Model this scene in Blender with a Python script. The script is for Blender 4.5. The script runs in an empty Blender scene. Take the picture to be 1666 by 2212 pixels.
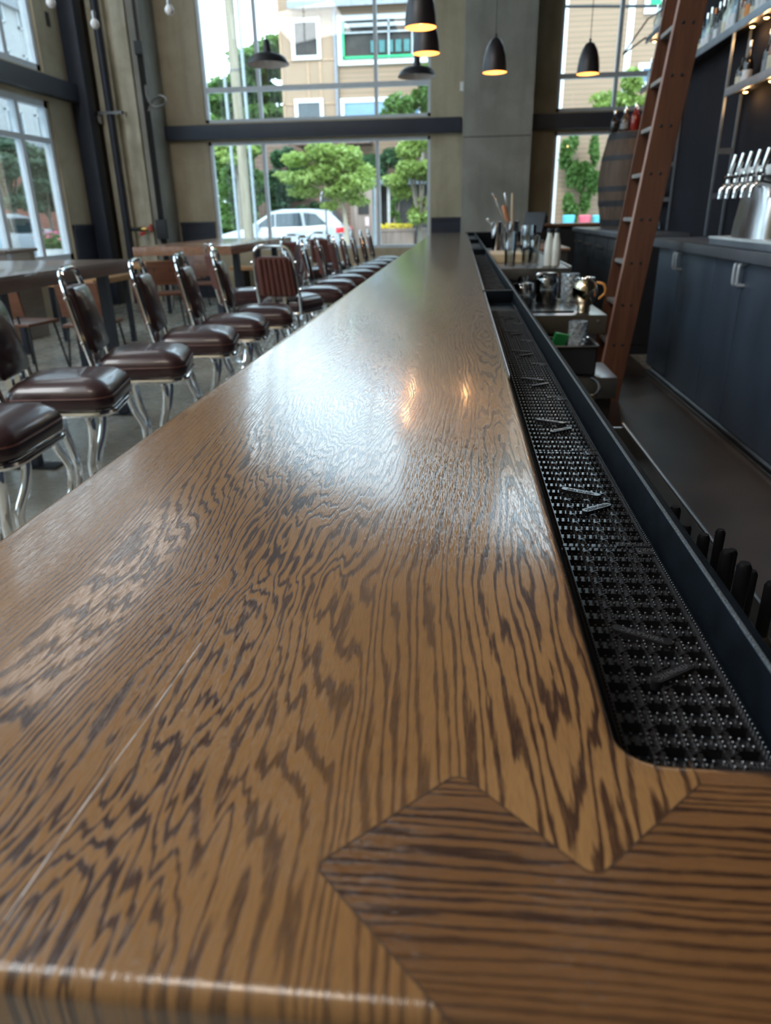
import bpy, bmesh, math, random
from mathutils import Vector, Matrix
R = math.radians
random.seed(7)
S = bpy.context.scene
COL = S.collection

# ---------------------------------------------------------------- camera
FPX = 1530.0
CZ = 1.34
def _n(v): return v.normalized()
_y = _n(Vector((996-833, 459-1106, FPX)))
_d = Vector((905-833, 4700-1106, FPX)); _d = _n(_d - _y*_d.dot(_y))
_up = -_d
_x = _y.cross(_up)
if _x.x < 0: _x = -_x
RC = Matrix((_x, _y, _up))             # world = RC @ cam (x right, y down, z forward)
CAM = Vector((0, 0, CZ))
def ray(px, py): return RC @ Vector((px-833, py-1106, FPX))
def atz(px, py, z):
    r = ray(px, py); return CAM + r*((z-CZ)/r.z)
def aty(px, py, y):
    r = ray(px, py); return CAM + r*(y/r.y)
def atx(px, py, x):
    r = ray(px, py); return CAM + r*(x/r.x)
cd = bpy.data.cameras.new('camera'); cam = bpy.data.objects.new('camera', cd); COL.objects.link(cam)
m = RC @ Matrix(((1, 0, 0), (0, -1, 0), (0, 0, -1)))
cam.matrix_world = Matrix.Translation(CAM) @ m.to_4x4()
cd.sensor_fit = 'VERTICAL'; cd.sensor_height = 24.0
cd.lens = 24.0*FPX/2212
cd.clip_start = 0.02; cd.clip_end = 300
cd.dof.use_dof = True; cd.dof.focus_distance = 0.80; cd.dof.aperture_fstop = cd.lens/3.4
S.camera = cam
# ---------------------------------------------------------------- world, sun, exposure
S.view_settings.view_transform = 'Standard'; S.view_settings.look = 'None'
S.view_settings.gamma = 1.0; S.view_settings.use_curve_mapping = False
S.view_settings.exposure = 0.28
W = bpy.data.worlds.new('overcast_sky'); S.world = W; W.use_nodes = True
nt = W.node_tree; bg = nt.nodes['Background']
tc = nt.nodes.new('ShaderNodeTexCoord'); sp = nt.nodes.new('ShaderNodeSeparateXYZ'); cr = nt.nodes.new('ShaderNodeValToRGB')
nt.links.new(tc.outputs['Generated'], sp.inputs[0]); nt.links.new(sp.outputs['Z'], cr.inputs[0]); nt.links.new(cr.outputs[0], bg.inputs[0])
cr.color_ramp.elements[0].position = 0.0; cr.color_ramp.elements[0].color = (0.70, 0.87, 1.0, 1)
cr.color_ramp.elements[1].position = 0.6; cr.color_ramp.elements[1].color = (0.62, 0.82, 1.0, 1)
bg.inputs[1].default_value = 4.1
def area(name, loc, rot, sx, sy, power, col=(1, 1, 1)):
    l = bpy.data.lights.new(name, 'AREA'); l.shape = 'RECTANGLE'; l.size = sx; l.size_y = sy; l.energy = power; l.color = col
    o = bpy.data.objects.new(name, l); COL.objects.link(o); o.location = loc; o.rotation_euler = rot; return o
sl = bpy.data.lights.new('hazy_sun', 'SUN'); sl.energy = 1.8; sl.angle = R(12); sl.color = (1.0, 0.96, 0.9)
so = bpy.data.objects.new('hazy_sun', sl); COL.objects.link(so); so.location = (0, -10, 30); so.rotation_euler = (R(48), 0, R(-14))
area('unseen_overhead_light', (-4.5, 0.2, 6.9), (0, R(-8), 0), 2.6, 3.8, 430, (0.95, 0.98, 1.0))  # added fill light, no fixture there; kept clear of the bar's reflection
area('unseen_overhead_light', (-5.1, 8.4, 6.9), (0, 0, 0), 1.3, 5.0, 45, (0.95, 0.98, 1.0))  # added fill for the left wall and columns, no fixture there
area('unseen_overhead_light', (-1.4, -0.6, 6.9), (0, 0, 0), 1.6, 2.0, 70, (1.0, 0.85, 0.70))  # unseen light placed by the highlight on the near bar edge

# ---------------------------------------------------------------- materials
MATS = {}
def nodes(name):
    mt = bpy.data.materials.new(name); mt.use_nodes = True; n = mt.node_tree
    return mt, n, n.nodes['Principled BSDF']
def N(n, t, **k):
    x = n.nodes.new('ShaderNode'+t)
    for a, b in k.items(): setattr(x, a, b)
    return x
def math_(n, op, a, b=None, clamp=False):
    x = N(n, 'Math', operation=op); x.use_clamp = clamp
    for i, v in enumerate((a, b)):
        if v is None: continue
        if isinstance(v, (int, float)): x.inputs[i].default_value = v
        else: n.links.new(v, x.inputs[i])
    return x.outputs[0]
def ramp(n, src, pts):
    r = N(n, 'ValToRGB'); n.links.new(src, r.inputs[0]); e = r.color_ramp.elements
    while len(e) < len(pts): e.new(0.5)
    for i, (p, c) in enumerate(pts):
        e[i].position = p; e[i].color = (c, c, c, 1) if isinstance(c, (int, float)) else tuple(c)+(1,)
    return r.outputs[0]
def mixc(n, f, a, b):
    x = N(n, 'Mix', data_type='RGBA')
    if isinstance(f, (int, float)): x.inputs[0].default_value = f
    else: n.links.new(f, x.inputs[0])
    for i, v in ((6, a), (7, b)):
        if isinstance(v, tuple): x.inputs[i].default_value = v if len(v) == 4 else v+(1,)
        else: n.links.new(v, x.inputs[i])
    return x.outputs[2]
def coords(n, scale=(1, 1, 1), rot=(0, 0, 0), kind='Object'):
    t = N(n, 'TexCoord'); mp = N(n, 'Mapping'); n.links.new(t.outputs[kind], mp.inputs[0])
    mp.inputs['Scale'].default_value = scale; mp.inputs['Rotation'].default_value = rot
    return mp.outputs[0]
def noise(n, vec, scale, detail=3, rough=0.5, dist=0.0):
    x = N(n, 'TexNoise'); n.links.new(vec, x.inputs['Vector'])
    x.inputs['Scale'].default_value = scale; x.inputs['Detail'].default_value = detail
    x.inputs['Roughness'].default_value = rough; x.inputs['Distortion'].default_value = dist
    return x.outputs['Fac']
def bump(n, b, h, strength, dist=0.001):
    x = N(n, 'Bump'); n.links.new(h, x.inputs['Height']); x.inputs['Strength'].default_value = strength
    x.inputs['Distance'].default_value = dist; n.links.new(x.outputs[0], b.inputs['Normal'])
def mat(name, col, rough=0.5, metal=0.0, var=0.12, vs=8.0, spec=0.5, coat=0.0, bmp=0.0, emit=None, es=0.0, stretch=(1, 1, 1), bs=60, bd=0.001):
    if name in MATS: return MATS[name]
    mt, n, b = nodes(name)
    v = coords(n, stretch)
    f = noise(n, v, vs, 4)
    f = ramp(n, f, [(0.3, 0.0), (0.7, 1.0)])
    lo = tuple(c*(1-var) for c in col); hi = tuple(min(1, c*(1+var)) for c in col)
    n.links.new(mixc(n, f, lo, hi), b.inputs['Base Color'])
    b.inputs['Roughness'].default_value = rough; b.inputs['Metallic'].default_value = metal
    b.inputs['Specular IOR Level'].default_value = spec
    b.inputs['Coat Weight'].default_value = coat; b.inputs['Coat Roughness'].default_value = 0.08
    if bmp: bump(n, b, noise(n, v, bs, 3), bmp, bd)
    if emit: b.inputs['Emission Color'].default_value = emit+(1,); b.inputs['Emission Strength'].default_value = es
    MATS[name] = mt; return mt

def oak(name, along='Y'):
    # oiled oak with cathedral figure; grain runs along the chosen axis
    mt, n, b = nodes(name)
    t = N(n, 'TexCoord'); sp = N(n, 'SeparateXYZ'); n.links.new(t.outputs['Object'], sp.inputs[0])
    wx_, wy_ = math_(n, 'SUBTRACT', sp.outputs[0], 0.16), math_(n, 'ADD', sp.outputs[1], 5.6)   # plank meshes hang from the bar's base point
    X, Y = (wx_, wy_) if along == 'Y' else (wy_, wx_)
    cb = N(n, 'CombineXYZ'); n.links.new(X, cb.inputs[0]); n.links.new(Y, cb.inputs[1]); P = cb.outputs[0]
    def mapped(sx, sy, off=0.0):
        mp = N(n, 'Mapping'); n.links.new(P, mp.inputs[0]); mp.inputs['Scale'].default_value = (sx, sy, 1); mp.inputs['Location'].default_value = (off, off*1.7, off); return mp.outputs[0]
    def M(op, a, b_=None, cl=False): return math_(n, op, a, b_, cl)
    w1 = M('SUBTRACT', noise(n, mapped(7, 3.0), 1.0, 1.5), 0.5)
    w2 = M('SUBTRACT', noise(n, mapped(34, 7.5, 3.1), 1.0, 1.5), 0.5)
    w3 = M('SUBTRACT', noise(n, mapped(120, 15, 7.7), 1.0, 2), 0.5)
    w4 = M('SUBTRACT', noise(n, mapped(420, 30, 17.7), 1.0, 2), 0.5)
    # growth ring index across the glued-up boards, folding back where a board is flat sawn
    if along == 'Y':
        ix = [(-.45, 52), (-.33, 34), (-.24, 14), (-.19, 5.5), (-.155, 2), (-.13, 2.5), (-.10, 6), (-.065, 13), (-.02, 24), (.012, 28), (.035, 30.5), (.058, 32.2), (.072, 31.8), (.093, 29.5), (.14, 24)]
        wild = [(-.45, .10), (-.30, .12), (-.24, .5), (-.19, 1.0), (-.12, 1.0), (-.08, .35), (-.02, .10), (.02, .12), (.06, .30), (.10, .26), (.14, .2)]
        cont = [(-.45, .30), (-.335, .32), (-.325, .75), (-.24, 1.0), (-.15, 1.0), (-.06, .62), (-.01, .68), (.03, .95), (.14, .95)]
        den = 17.0
    else:
        ix = [(-.45, 0), (.14, 0), (.6, 105)]; ix = [(0.0, 0.0), (0.5, 82.0)]; wild = [(0.0, .16), (.5, .16)]; cont = [(0.0, .55), (.185, .60), (.215, 1.0), (.5, 1.0)]; den = 3.0
    lo, hi = ix[0][0], ix[-1][0]; xn = M('DIVIDE', M('SUBTRACT', X, lo), hi-lo, True)
    mxv = max(v for _, v in ix)
    def xr(pts, mode='EASE'):
        r = N(n, 'ValToRGB'); n.links.new(xn, r.inputs[0]); e = r.color_ramp.elements; r.color_ramp.interpolation = 'B_SPLINE' if mode == 'B' else 'LINEAR'
        while len(e) < len(pts): e.new(0.5)
        for q, (p, v) in enumerate(pts): e[q].position = (p-lo)/(hi-lo); e[q].color = (v, v, v, 1)
        return r.outputs[0]
    k = M('MULTIPLY', xr([(p, v/mxv) for p, v in ix], 'B' if along == 'Y' else 'L'), mxv)
    wl_ = xr(wild); ct = xr(cont)
    if along == 'Y': k = M('ADD', k, M('MULTIPLY', M('MULTIPLY', M('PINGPONG', M('ADD', Y, 0.12), 0.62), xr([(-.45, .25), (-.30, .4), (-.24, 1.0), (-.10, 1.0), (-.06, .5), (0.0, .22), (.06, .38), (.14, .35)])), 25.0))
    else: k = M('ADD', k, M('MULTIPLY', Y, den))
    k = M('ADD', k, M('MULTIPLY', M('MULTIPLY', w1, wl_), 19.0))
    k = M('ADD', k, M('MULTIPLY', M('MULTIPLY', w2, wl_), 5.0))
    k = M('ADD', k, M('MULTIPLY', M('MULTIPLY', w3, M('ADD', wl_, 0.15)), 2.6))
    k = M('ADD', k, M('MULTIPLY', w4, 0.5))
    k = M('ADD', k, M('MULTIPLY', M('SUBTRACT', noise(n, mapped(60, 1.6, 31.0), 1.0, 1), 0.5), 3.0))
    fr = M('FRACT', k)
    ring = ramp(n, fr, [(0.0, 0.42), (0.10, 0.18), (0.35, 0.05), (0.52, 0.22), (0.66, 0.85), (0.84, 1.0), (1.0, 0.42)])
    streak = noise(n, mapped(900, 60, 1.3), 1.0, 3, 0.65)
    streak2 = noise(n, mapped(2300, 130, 4.3), 1.0, 2, 0.6)
    broad = noise(n, mapped(30, 6, 11.3), 1.0, 2)
    a = M('ADD', ring, M('MULTIPLY', M('SUBTRACT', streak, 0.5), 1.5))
    a = M('ADD', a, M('MULTIPLY', M('SUBTRACT', streak2, 0.5), 0.7))
    a = M('ADD', a, M('MULTIPLY', M('SUBTRACT', broad, 0.5), 0.5))
    dark = ramp(n, a, [(0.38, 0.0), (0.60, 0.62), (0.95, 1.0)])
    dark = M('MULTIPLY', dark, ct, True)
    pores = ramp(n, noise(n, mapped(1500, 75, 9.3), 1.0, 2, 0.5), [(0.50, 0.0), (0.62, 1.0)])
    dark = M('ADD', dark, M('MULTIPLY', pores, 0.16), True)
    tone = noise(n, mapped(9, 1.2, 21.0), 1.0, 3)
    if along == 'Y': light = mixc(n, ramp(n, tone, [(0.3, 0.0), (0.7, 1.0)]), (0.215, 0.108, 0.039), (0.285, 0.150, 0.058)); dk = (0.042, 0.017, 0.009)
    else: light = mixc(n, ramp(n, tone, [(0.3, 0.0), (0.7, 1.0)]), (0.125, 0.057, 0.021), (0.170, 0.080, 0.031)); dk = (0.034, 0.014, 0.007)
    c = mixc(n, dark, light, dk)
    n.links.new(c, b.inputs['Base Color'])
    rr = M('ADD', 0.24, M('MULTIPLY', dark, 0.10)); n.links.new(rr, b.inputs['Roughness'])
    b.inputs['Specular IOR Level'].default_value = 0.25
    b.inputs['Coat Weight'].default_value = 1.0; b.inputs['Coat Roughness'].default_value = 0.10; b.inputs['Coat IOR'].default_value = 1.58
    lump = noise(n, mapped(55, 16, 9.0), 1.0, 2)
    h = M('SUBTRACT', M('MULTIPLY', lump, 0.30), M('ADD', M('MULTIPLY', dark, 0.16), M('MULTIPLY', pores, 0.10)))
    x = N(n, 'Bump'); n.links.new(h, x.inputs['Height']); x.inputs['Strength'].default_value = 0.42; x.inputs['Distance'].default_value = 0.0010
    n.links.new(x.outputs[0], b.inputs['Normal']); n.links.new(x.outputs[0], b.inputs['Coat Normal'])
    MATS[name] = mt; return mt
def plank_wood(name, lo, hi, along='Y', rough=0.45, freq=1.0, coat=0.0):
    mt, n, b = nodes(name)
    s = {'X': (2, 30, 30), 'Y': (30, 2, 30), 'Z': (30, 30, 2)}[along]
    v = coords(n, tuple(c*freq for c in s)); f = noise(n, v, 1.0, 5, 0.6, 0.6)
    n.links.new(mixc(n, ramp(n, f, [(0.3, 0.0), (0.7, 1.0)]), lo, hi), b.inputs['Base Color'])
    b.inputs['Roughness'].default_value = rough; b.inputs['Coat Weight'].default_value = coat; bump(n, b, f, 0.25, 0.002)
    MATS[name] = mt; return mt
def concrete(name, lo, hi, rough=0.8, scale=1.6, stains=0.5):
    mt, n, b = nodes(name)
    v = coords(n); big = noise(n, v, scale, 5, 0.6, 0.4); sm = noise(n, v, 22, 4, 0.6)
    v2 = coords(n, (5, 5, 0.6)); st = noise(n, v2, 1.0, 3, 0.6)
    c = mixc(n, ramp(n, big, [(0.32, 0.0), (0.68, 1.0)]), lo, hi)
    c = mixc(n, math_(n, 'MULTIPLY', ramp(n, st, [(0.45, 0.0), (0.75, 1.0)]), stains), c, tuple(x*0.45 for x in lo))
    c = mixc(n, math_(n, 'MULTIPLY', sm, 0.25), c, tuple(x*0.7 for x in lo))
    n.links.new(c, b.inputs['Base Color']); b.inputs['Roughness'].default_value = rough
    bump(n, b, sm, 0.2, 0.004); MATS[name] = mt; return mt
def siding(name, base, gap, pitch=0.16):
    mt, n, b = nodes(name)
    t = N(n, 'TexCoord'); sp = N(n, 'SeparateXYZ'); n.links.new(t.outputs['Object'], sp.inputs[0])
    fr = math_(n, 'FRACT', math_(n, 'DIVIDE', sp.outputs[2], pitch))
    f = ramp(n, fr, [(0.0, 1.0), (0.10, 1.0), (0.16, 0.0), (1.0, 0.0)])
    nz = noise(n, coords(n, (0.6, 0.6, 9)), 1.0, 3)
    c = mixc(n, nz, tuple(x*0.85 for x in base), tuple(min(1, x*1.15) for x in base))
    n.links.new(mixc(n, f, c, gap), b.inputs['Base Color']); b.inputs['Roughness'].default_value = 0.8
    MATS[name] = mt; return mt
def brick(name, c1, c2, mortar, sc=4.0):
    mt, n, b = nodes(name)
    x = N(n, 'TexBrick'); n.links.new(coords(n, (1, 1, 1), (R(90), 0, 0)), x.inputs[0]); x.inputs['Scale'].default_value = sc
    x.inputs['Color1'].default_value = c1+(1,); x.inputs['Color2'].default_value = c2+(1,); x.inputs['Mortar'].default_value = mortar+(1,)
    n.links.new(x.outputs[0], b.inputs['Base Color']); b.inputs['Roughness'].default_value = 0.85; MATS[name] = mt; return mt
def glass(name, tint=(1, 1, 1), refl=0.9):
    # thin pane or vessel wall: clear transmission with a Fresnel reflection
    mt = bpy.data.materials.new(name); mt.use_nodes = True; n = mt.node_tree
    for x in list(n.nodes): n.nodes.remove(x)
    o = N(n, 'OutputMaterial'); tr = N(n, 'BsdfTransparent'); tr.inputs[0].default_value = tint+(1,)
    gl = N(n, 'BsdfGlossy'); gl.inputs['Roughness'].default_value = 0.02
    fr = N(n, 'Fresnel'); fr.inputs[0].default_value = 1.45
    nz = noise(n, coords(n), 30, 2); k = math_(n, 'MULTIPLY', fr.outputs[0], math_(n, 'ADD', refl-0.1, math_(n, 'MULTIPLY', nz, 0.2)), True)
    mx = N(n, 'MixShader'); n.links.new(k, mx.inputs[0]); n.links.new(tr.outputs[0], mx.inputs[1]); n.links.new(gl.outputs[0], mx.inputs[2])
    n.links.new(mx.outputs[0], o.inputs[0]); MATS[name] = mt; return mt
def leafmat(name, a, bb):
    mt, n, b = nodes(name)
    f = noise(n, coords(n), 1.7, 4, 0.7); n.links.new(mixc(n, ramp(n, f, [(0.3, 0.0), (0.7, 1.0)]), a, bb), b.inputs['Base Color'])
    b.inputs['Roughness'].default_value = 0.6; b.inputs['Subsurface Weight'].default_value = 0.0
    # leaves pass some light
    o = n.nodes['Material Output']; tl = N(n, 'BsdfTranslucent'); tl.inputs[0].default_value = (bb[0]*1.1, bb[1]*1.1, bb[2]*0.8, 1)
    mx = N(n, 'MixShader'); mx.inputs[0].default_value = 0.35
    n.links.new(b.outputs[0], mx.inputs[1]); n.links.new(tl.outputs[0], mx.inputs[2]); n.links.new(mx.outputs[0], o.inputs[0])
    MATS[name] = mt; return mt

OAK = oak('oak_long_grain', 'Y'); OAKX = oak('oak_cross_grain', 'X')
M_SEAM = mat('glue_line', (0.05, 0.025, 0.012), 0.5)
M_CHROME = mat('chrome', (0.78, 0.79, 0.80), 0.10, 1.0, 0.04)
M_STEEL = mat('stainless_steel', (0.42, 0.42, 0.43), 0.28, 1.0, 0.12, stretch=(1, 12, 1))
M_STEELD = mat('dull_steel', (0.20, 0.19, 0.18), 0.40, 1.0, 0.2)
M_VINYL = mat('oxblood_vinyl', (0.042, 0.019, 0.021), 0.36, 0, 0.18, 14, 0.5, 0.4, 0.12, bs=90)
M_VINYLR = mat('russet_ribbed_vinyl', (0.095, 0.030, 0.022), 0.42, 0, 0.2, 10, bmp=0.1)
M_RUBBER = mat('black_rubber', (0.015, 0.014, 0.015), 0.22, 0, 0.25, 30, 0.9)
M_RAIL = mat('black_powder_coat', (0.004, 0.006, 0.009), 0.5, 0, 0.3, 40, 0.10, 0, 0.55, bs=900, bd=0.0006)
M_NAVY = mat('navy_painted_steel', (0.020, 0.027, 0.045), 0.45, 0, 0.15, 3)
M_NAVYP = mat('navy_wainscot_paint', (0.014, 0.018, 0.034), 0.45, 0, 0.15, 3)
M_BLACK = mat('black_paint', (0.012, 0.013, 0.016), 0.5, 0, 0.2)
M_WALL = concrete('stained_plaster', (0.36, 0.305, 0.21), (0.52, 0.46, 0.33), 0.8, 1.1, 0.35)
M_CONC = concrete('column_concrete', (0.235, 0.225, 0.195), (0.36, 0.35, 0.31), 0.75, 1.4, 0.35)
M_CONCL = concrete('pale_streaked_concrete', (0.40, 0.36, 0.26), (0.66, 0.62, 0.50), 0.75, 2.2, 0.75)
M_CEIL = mat('ceiling_paint', (0.30, 0.30, 0.29), 0.9)
M_ALU = mat('window_aluminium', (0.56, 0.61, 0.66), 0.40, 0.0, 0.06)
M_DARKWALL = mat('charcoal_back_wall', (0.008, 0.008, 0.012), 0.8, 0, 0.3, 2, 0.15)
M_CAB = mat('blue_grey_cabinet', (0.036, 0.048, 0.068), 0.42, 0, 0.22, 1.5, stretch=(1, 3, 1))
M_CTOP = mat('dark_solid_counter', (0.075, 0.082, 0.094), 0.35, 0, 0.2, 5)
M_SHELF = mat('grey_steel_shelf', (0.22, 0.25, 0.29), 0.38, 0.6, 0.15)
M_LADD = plank_wood('ladder_wood', (0.075, 0.028, 0.015), (0.145, 0.056, 0.028), 'Z', 0.45)
M_LEDGE = plank_wood('ledge_wood', (0.20, 0.09, 0.045), (0.32, 0.16, 0.08), 'X', 0.3)
M_TABLE = plank_wood('dark_table_wood', (0.105, 0.068, 0.048), (0.17, 0.115, 0.082), 'Y', 0.28, coat=0.3)
M_TABLE2 = plank_wood('honey_table_wood', (0.38, 0.19, 0.075), (0.52, 0.28, 0.12), 'X', 0.3, coat=0.3)
M_TABLE3 = plank_wood('walnut_table_wood', (0.20, 0.095, 0.055), (0.32, 0.165, 0.10), 'Y', 0.26, coat=0.4)
M_BARREL = plank_wood('barrel_staves', (0.055, 0.032, 0.020), (0.14, 0.085, 0.055), 'Z', 0.7, 0.6)
M_HOOP = mat('barrel_hoop_iron', (0.035, 0.035, 0.040), 0.6, 0.3, 0.3)
M_GLASS = glass('window_glass', (0.96, 0.99, 0.985), 0.6)
M_CUP = glass('drinking_glass', (0.90, 0.93, 0.95), 4.5)
M_RED = mat('red_paint', (0.65, 0.03, 0.03), 0.4)
M_BRASS = mat('brass', (0.55, 0.40, 0.16), 0.3, 1.0)
M_WHITE = mat('white_paint', (0.75, 0.76, 0.76), 0.45, 0, 0.05)
M_CARW = mat('white_car_paint', (0.50, 0.53, 0.56), 0.25, 0, 0.02, 3, 0.5, 0.6)
M_DGLASS = mat('dark_window_glass', (0.035, 0.05, 0.06), 0.08, 0, 0.3, 1, 0.8)
M_TIRE = mat('tyre_rubber', (0.02, 0.02, 0.02), 0.7)
M_BARK = mat('bark', (0.22, 0.19, 0.15), 0.9, 0, 0.4, 20, stretch=(4, 4, 1))
M_POLE = plank_wood('weathered_pole', (0.22, 0.185, 0.13), (0.36, 0.32, 0.24), 'Z', 0.9, 0.6)
L_BRIGHT = leafmat('bright_leaves', (0.13, 0.22, 0.045), (0.38, 0.48, 0.15))
L_MID = leafmat('mid_green_leaves', (0.05, 0.125, 0.03), (0.18, 0.31, 0.09))
L_DARK = leafmat('ivy_leaves', (0.022, 0.07, 0.035), (0.09, 0.19, 0.09))
L_GREY = leafmat('grey_green_leaves', (0.07, 0.12, 0.085), (0.19, 0.27, 0.20))

# ---------------------------------------------------------------- mesh helpers
class MB:
    def __init__(s): s.bm = bmesh.new()
    def box(s, x0, x1, y0, y1, z0, z1, bev=0.0, mi=0):
        g = bmesh.ops.create_cube(s.bm, size=1.0); vs = g['verts']
        for v in vs:
            v.co = Vector(((x0+x1)/2 + v.co.x*(x1-x0), (y0+y1)/2 + v.co.y*(y1-y0), (z0+z1)/2 + v.co.z*(z1-z0)))
        if bev > 0:
            es = list({e for v in vs for e in v.link_edges})
            bmesh.ops.bevel(s.bm, geom=es, offset=bev, segments=2, affect='EDGES', profile=0.7)
        return s
    def obox(s, c, size, rot=(0, 0, 0), bev=0.0):
        M = Matrix.Translation(Vector(c)) @ (Matrix.Rotation(rot[2], 4, 'Z') @ Matrix.Rotation(rot[1], 4, 'Y') @ Matrix.Rotation(rot[0], 4, 'X'))
        g = bmesh.ops.create_cube(s.bm, size=1.0); vs = g['verts']
        for v in vs: v.co = M @ Vector((v.co.x*size[0], v.co.y*size[1], v.co.z*size[2]))
        if bev > 0:
            es = list({e for v in vs for e in v.link_edges})
            bmesh.ops.bevel(s.bm, geom=es, offset=bev, segments=2, affect='EDGES', profile=0.7)
        return s
    def tube(s, pts, r, n=10, closed=False, caps=True, flat=1.0):
        pts = [Vector(p) for p in pts]; k = len(pts)
        rs = r if isinstance(r, (list, tuple)) else [r]*k
        rings = []; prev = None
        for i, p in enumerate(pts):
            if closed: t = pts[(i+1) % k]-pts[i-1]
            else: t = pts[min(i+1, k-1)]-pts[max(i-1, 0)]
            t = t.normalized() if t.length > 1e-9 else Vector((0, 0, 1))
            if prev is None:
                a = Vector((0, 0, 1)) if abs(t.z) < 0.9 else Vector((1, 0, 0))
                u = t.cross(a).normalized()
            else:
                u = prev - t*prev.dot(t); u = u.normalized() if u.length > 1e-6 else t.orthogonal().normalized()
            prev = u; w = t.cross(u)
            rings.append([s.bm.verts.new(p + (u*math.cos(2*math.pi*j/n) + w*math.sin(2*math.pi*j/n)*flat)*rs[i]) for j in range(n)])
        for i in range(k if closed else k-1):
            a, b = rings[i], rings[(i+1) % k]
            for j in range(n): s.bm.faces.new((a[j], a[(j+1) % n], b[(j+1) % n], b[j]))
        if caps and not closed:
            s.bm.faces.new(rings[0][::-1]); s.bm.faces.new(rings[-1])
        return s
    def lathe(s, prof, c=(0, 0, 0), n=20, M=None, cap=True):
        c = Vector(c); rings = []
        for (r, z) in prof:
            rr = []
            for j in range(n):
                a = 2*math.pi*j/n; p = Vector((max(r, 1e-4)*math.cos(a), max(r, 1e-4)*math.sin(a), z))
                if M is not None: p = M @ p
                rr.append(s.bm.verts.new(p+c))
            rings.append(rr)
        for a, b in zip(rings, rings[1:]):
            for j in range(n): s.bm.faces.new((a[j], a[(j+1) % n], b[(j+1) % n], b[j]))
        if cap:
            if prof[0][0] > 1e-3: s.bm.faces.new(rings[0][::-1])
            if prof[-1][0] > 1e-3: s.bm.faces.new(rings[-1])
        return s
    def prism(s, poly, z0, z1, M=None, cap=True):
        T = (lambda p: M @ Vector(p)) if M is not None else Vector
        a = [s.bm.verts.new(T((x, y, z0))) for x, y in poly]; b = [s.bm.verts.new(T((x, y, z1))) for x, y in poly]
        k = len(poly)
        for i in range(k): s.bm.faces.new((a[i], a[(i+1) % k], b[(i+1) % k], b[i]))
        if cap: s.bm.faces.new(a[::-1]); s.bm.faces.new(b)
        return s
    def quad(s, *ps):
        s.bm.faces.new([s.bm.verts.new(Vector(p)) for p in ps]); return s
def obj(name, mb, m, parent=None, w=False, smooth=40, kind=None, label=None, normals=True):
    bm = mb.bm if isinstance(mb, MB) else mb
    if w and parent is not None:
        off = parent.location.copy(); Rz = Matrix.Rotation(-parent.rotation_euler.z, 3, 'Z')
        for v in bm.verts: v.co = Rz @ (v.co-off)
    if normals: bmesh.ops.recalc_face_normals(bm, faces=bm.faces)
    me = bpy.data.meshes.new(name); bm.to_mesh(me); bm.free()
    o = bpy.data.objects.new(name, me); COL.objects.link(o)
    if m is not None: me.materials.append(m)
    if smooth:
        me.polygons.foreach_set('use_smooth', [True]*len(me.polygons)); me.set_sharp_from_angle(angle=R(smooth))
    if parent is not None: o.parent = parent
    if kind: o['kind'] = kind
    if label: o['label'] = label
    return o
def thing(name, label, cat, loc=(0, 0, 0), rotz=0.0, group=None):
    o = bpy.data.objects.new(name, None); COL.objects.link(o); o.empty_display_size = 0.1
    o.location = loc; o.rotation_euler = (0, 0, rotz); o['label'] = label; o['category'] = cat
    if group: o['group'] = group
    return o
def tag(o, label, cat, group=None, kind=None):
    o['label'] = label; o['category'] = cat
    if group: o['group'] = group
    if kind: o['kind'] = kind
    return o
def struct(name, mb, m, parent=None, **k):
    return obj(name, mb, m, parent, kind='structure' if parent is None else None, **k)
def dup(root, loc, rotz, label, group=None):
    r = root.copy(); COL.objects.link(r); r.location = loc; r.rotation_euler = (0, 0, rotz); r['label'] = label
    if group: r['group'] = group
    for ch in list(root.children):
        c = ch.copy(); COL.objects.link(c); c.parent = r
        for g in list(ch.children):
            d = g.copy(); COL.objects.link(d); d.parent = c
    return r
def arc(c, r, a0, a1, n):
    return [(c[0]+r*math.cos(a0+(a1-a0)*i/n), c[1]+r*math.sin(a0+(a1-a0)*i/n)) for i in range(n+1)]
def spline(pts, n=6):
    P = [Vector(p) for p in pts]; P = [P[0]*2-P[1]]+P+[P[-1]*2-P[-2]]; out = []
    for i in range(1, len(P)-2):
        for j in range(n):
            t = j/n; a, b, c, d = P[i-1:i+3]
            out.append(0.5*((2*b)+(c-a)*t+(2*a-5*b+4*c-d)*t*t+(3*b-a-3*c+d)*t**3))
    out.append(P[-2]); return out
def roundpoly(pts, rads, n=6):
    # 2D polygon with filleted corners
    out = []; k = len(pts)
    for i, p in enumerate(pts):
        p = Vector(p); a = Vector(pts[i-1]); b = Vector(pts[(i+1) % k]); r = rads[i] if isinstance(rads, (list, tuple)) else rads
        if r <= 0: out.append(tuple(p)); continue
        u = (a-p).normalized(); v = (b-p).normalized(); ang = u.angle(v); d = r/math.tan(ang/2)
        p0 = p+u*d; p1 = p+v*d; c = p+(u+v).normalized()*(r/math.sin(ang/2))
        a0 = math.atan2(p0.y-c.y, p0.x-c.x); a1 = math.atan2(p1.y-c.y, p1.x-c.x); da = (a1-a0+math.pi) % (2*math.pi)-math.pi
        for j in range(n+1): out.append((c.x+r*math.cos(a0+da*j/n), c.y+r*math.sin(a0+da*j/n)))
    return out

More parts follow.
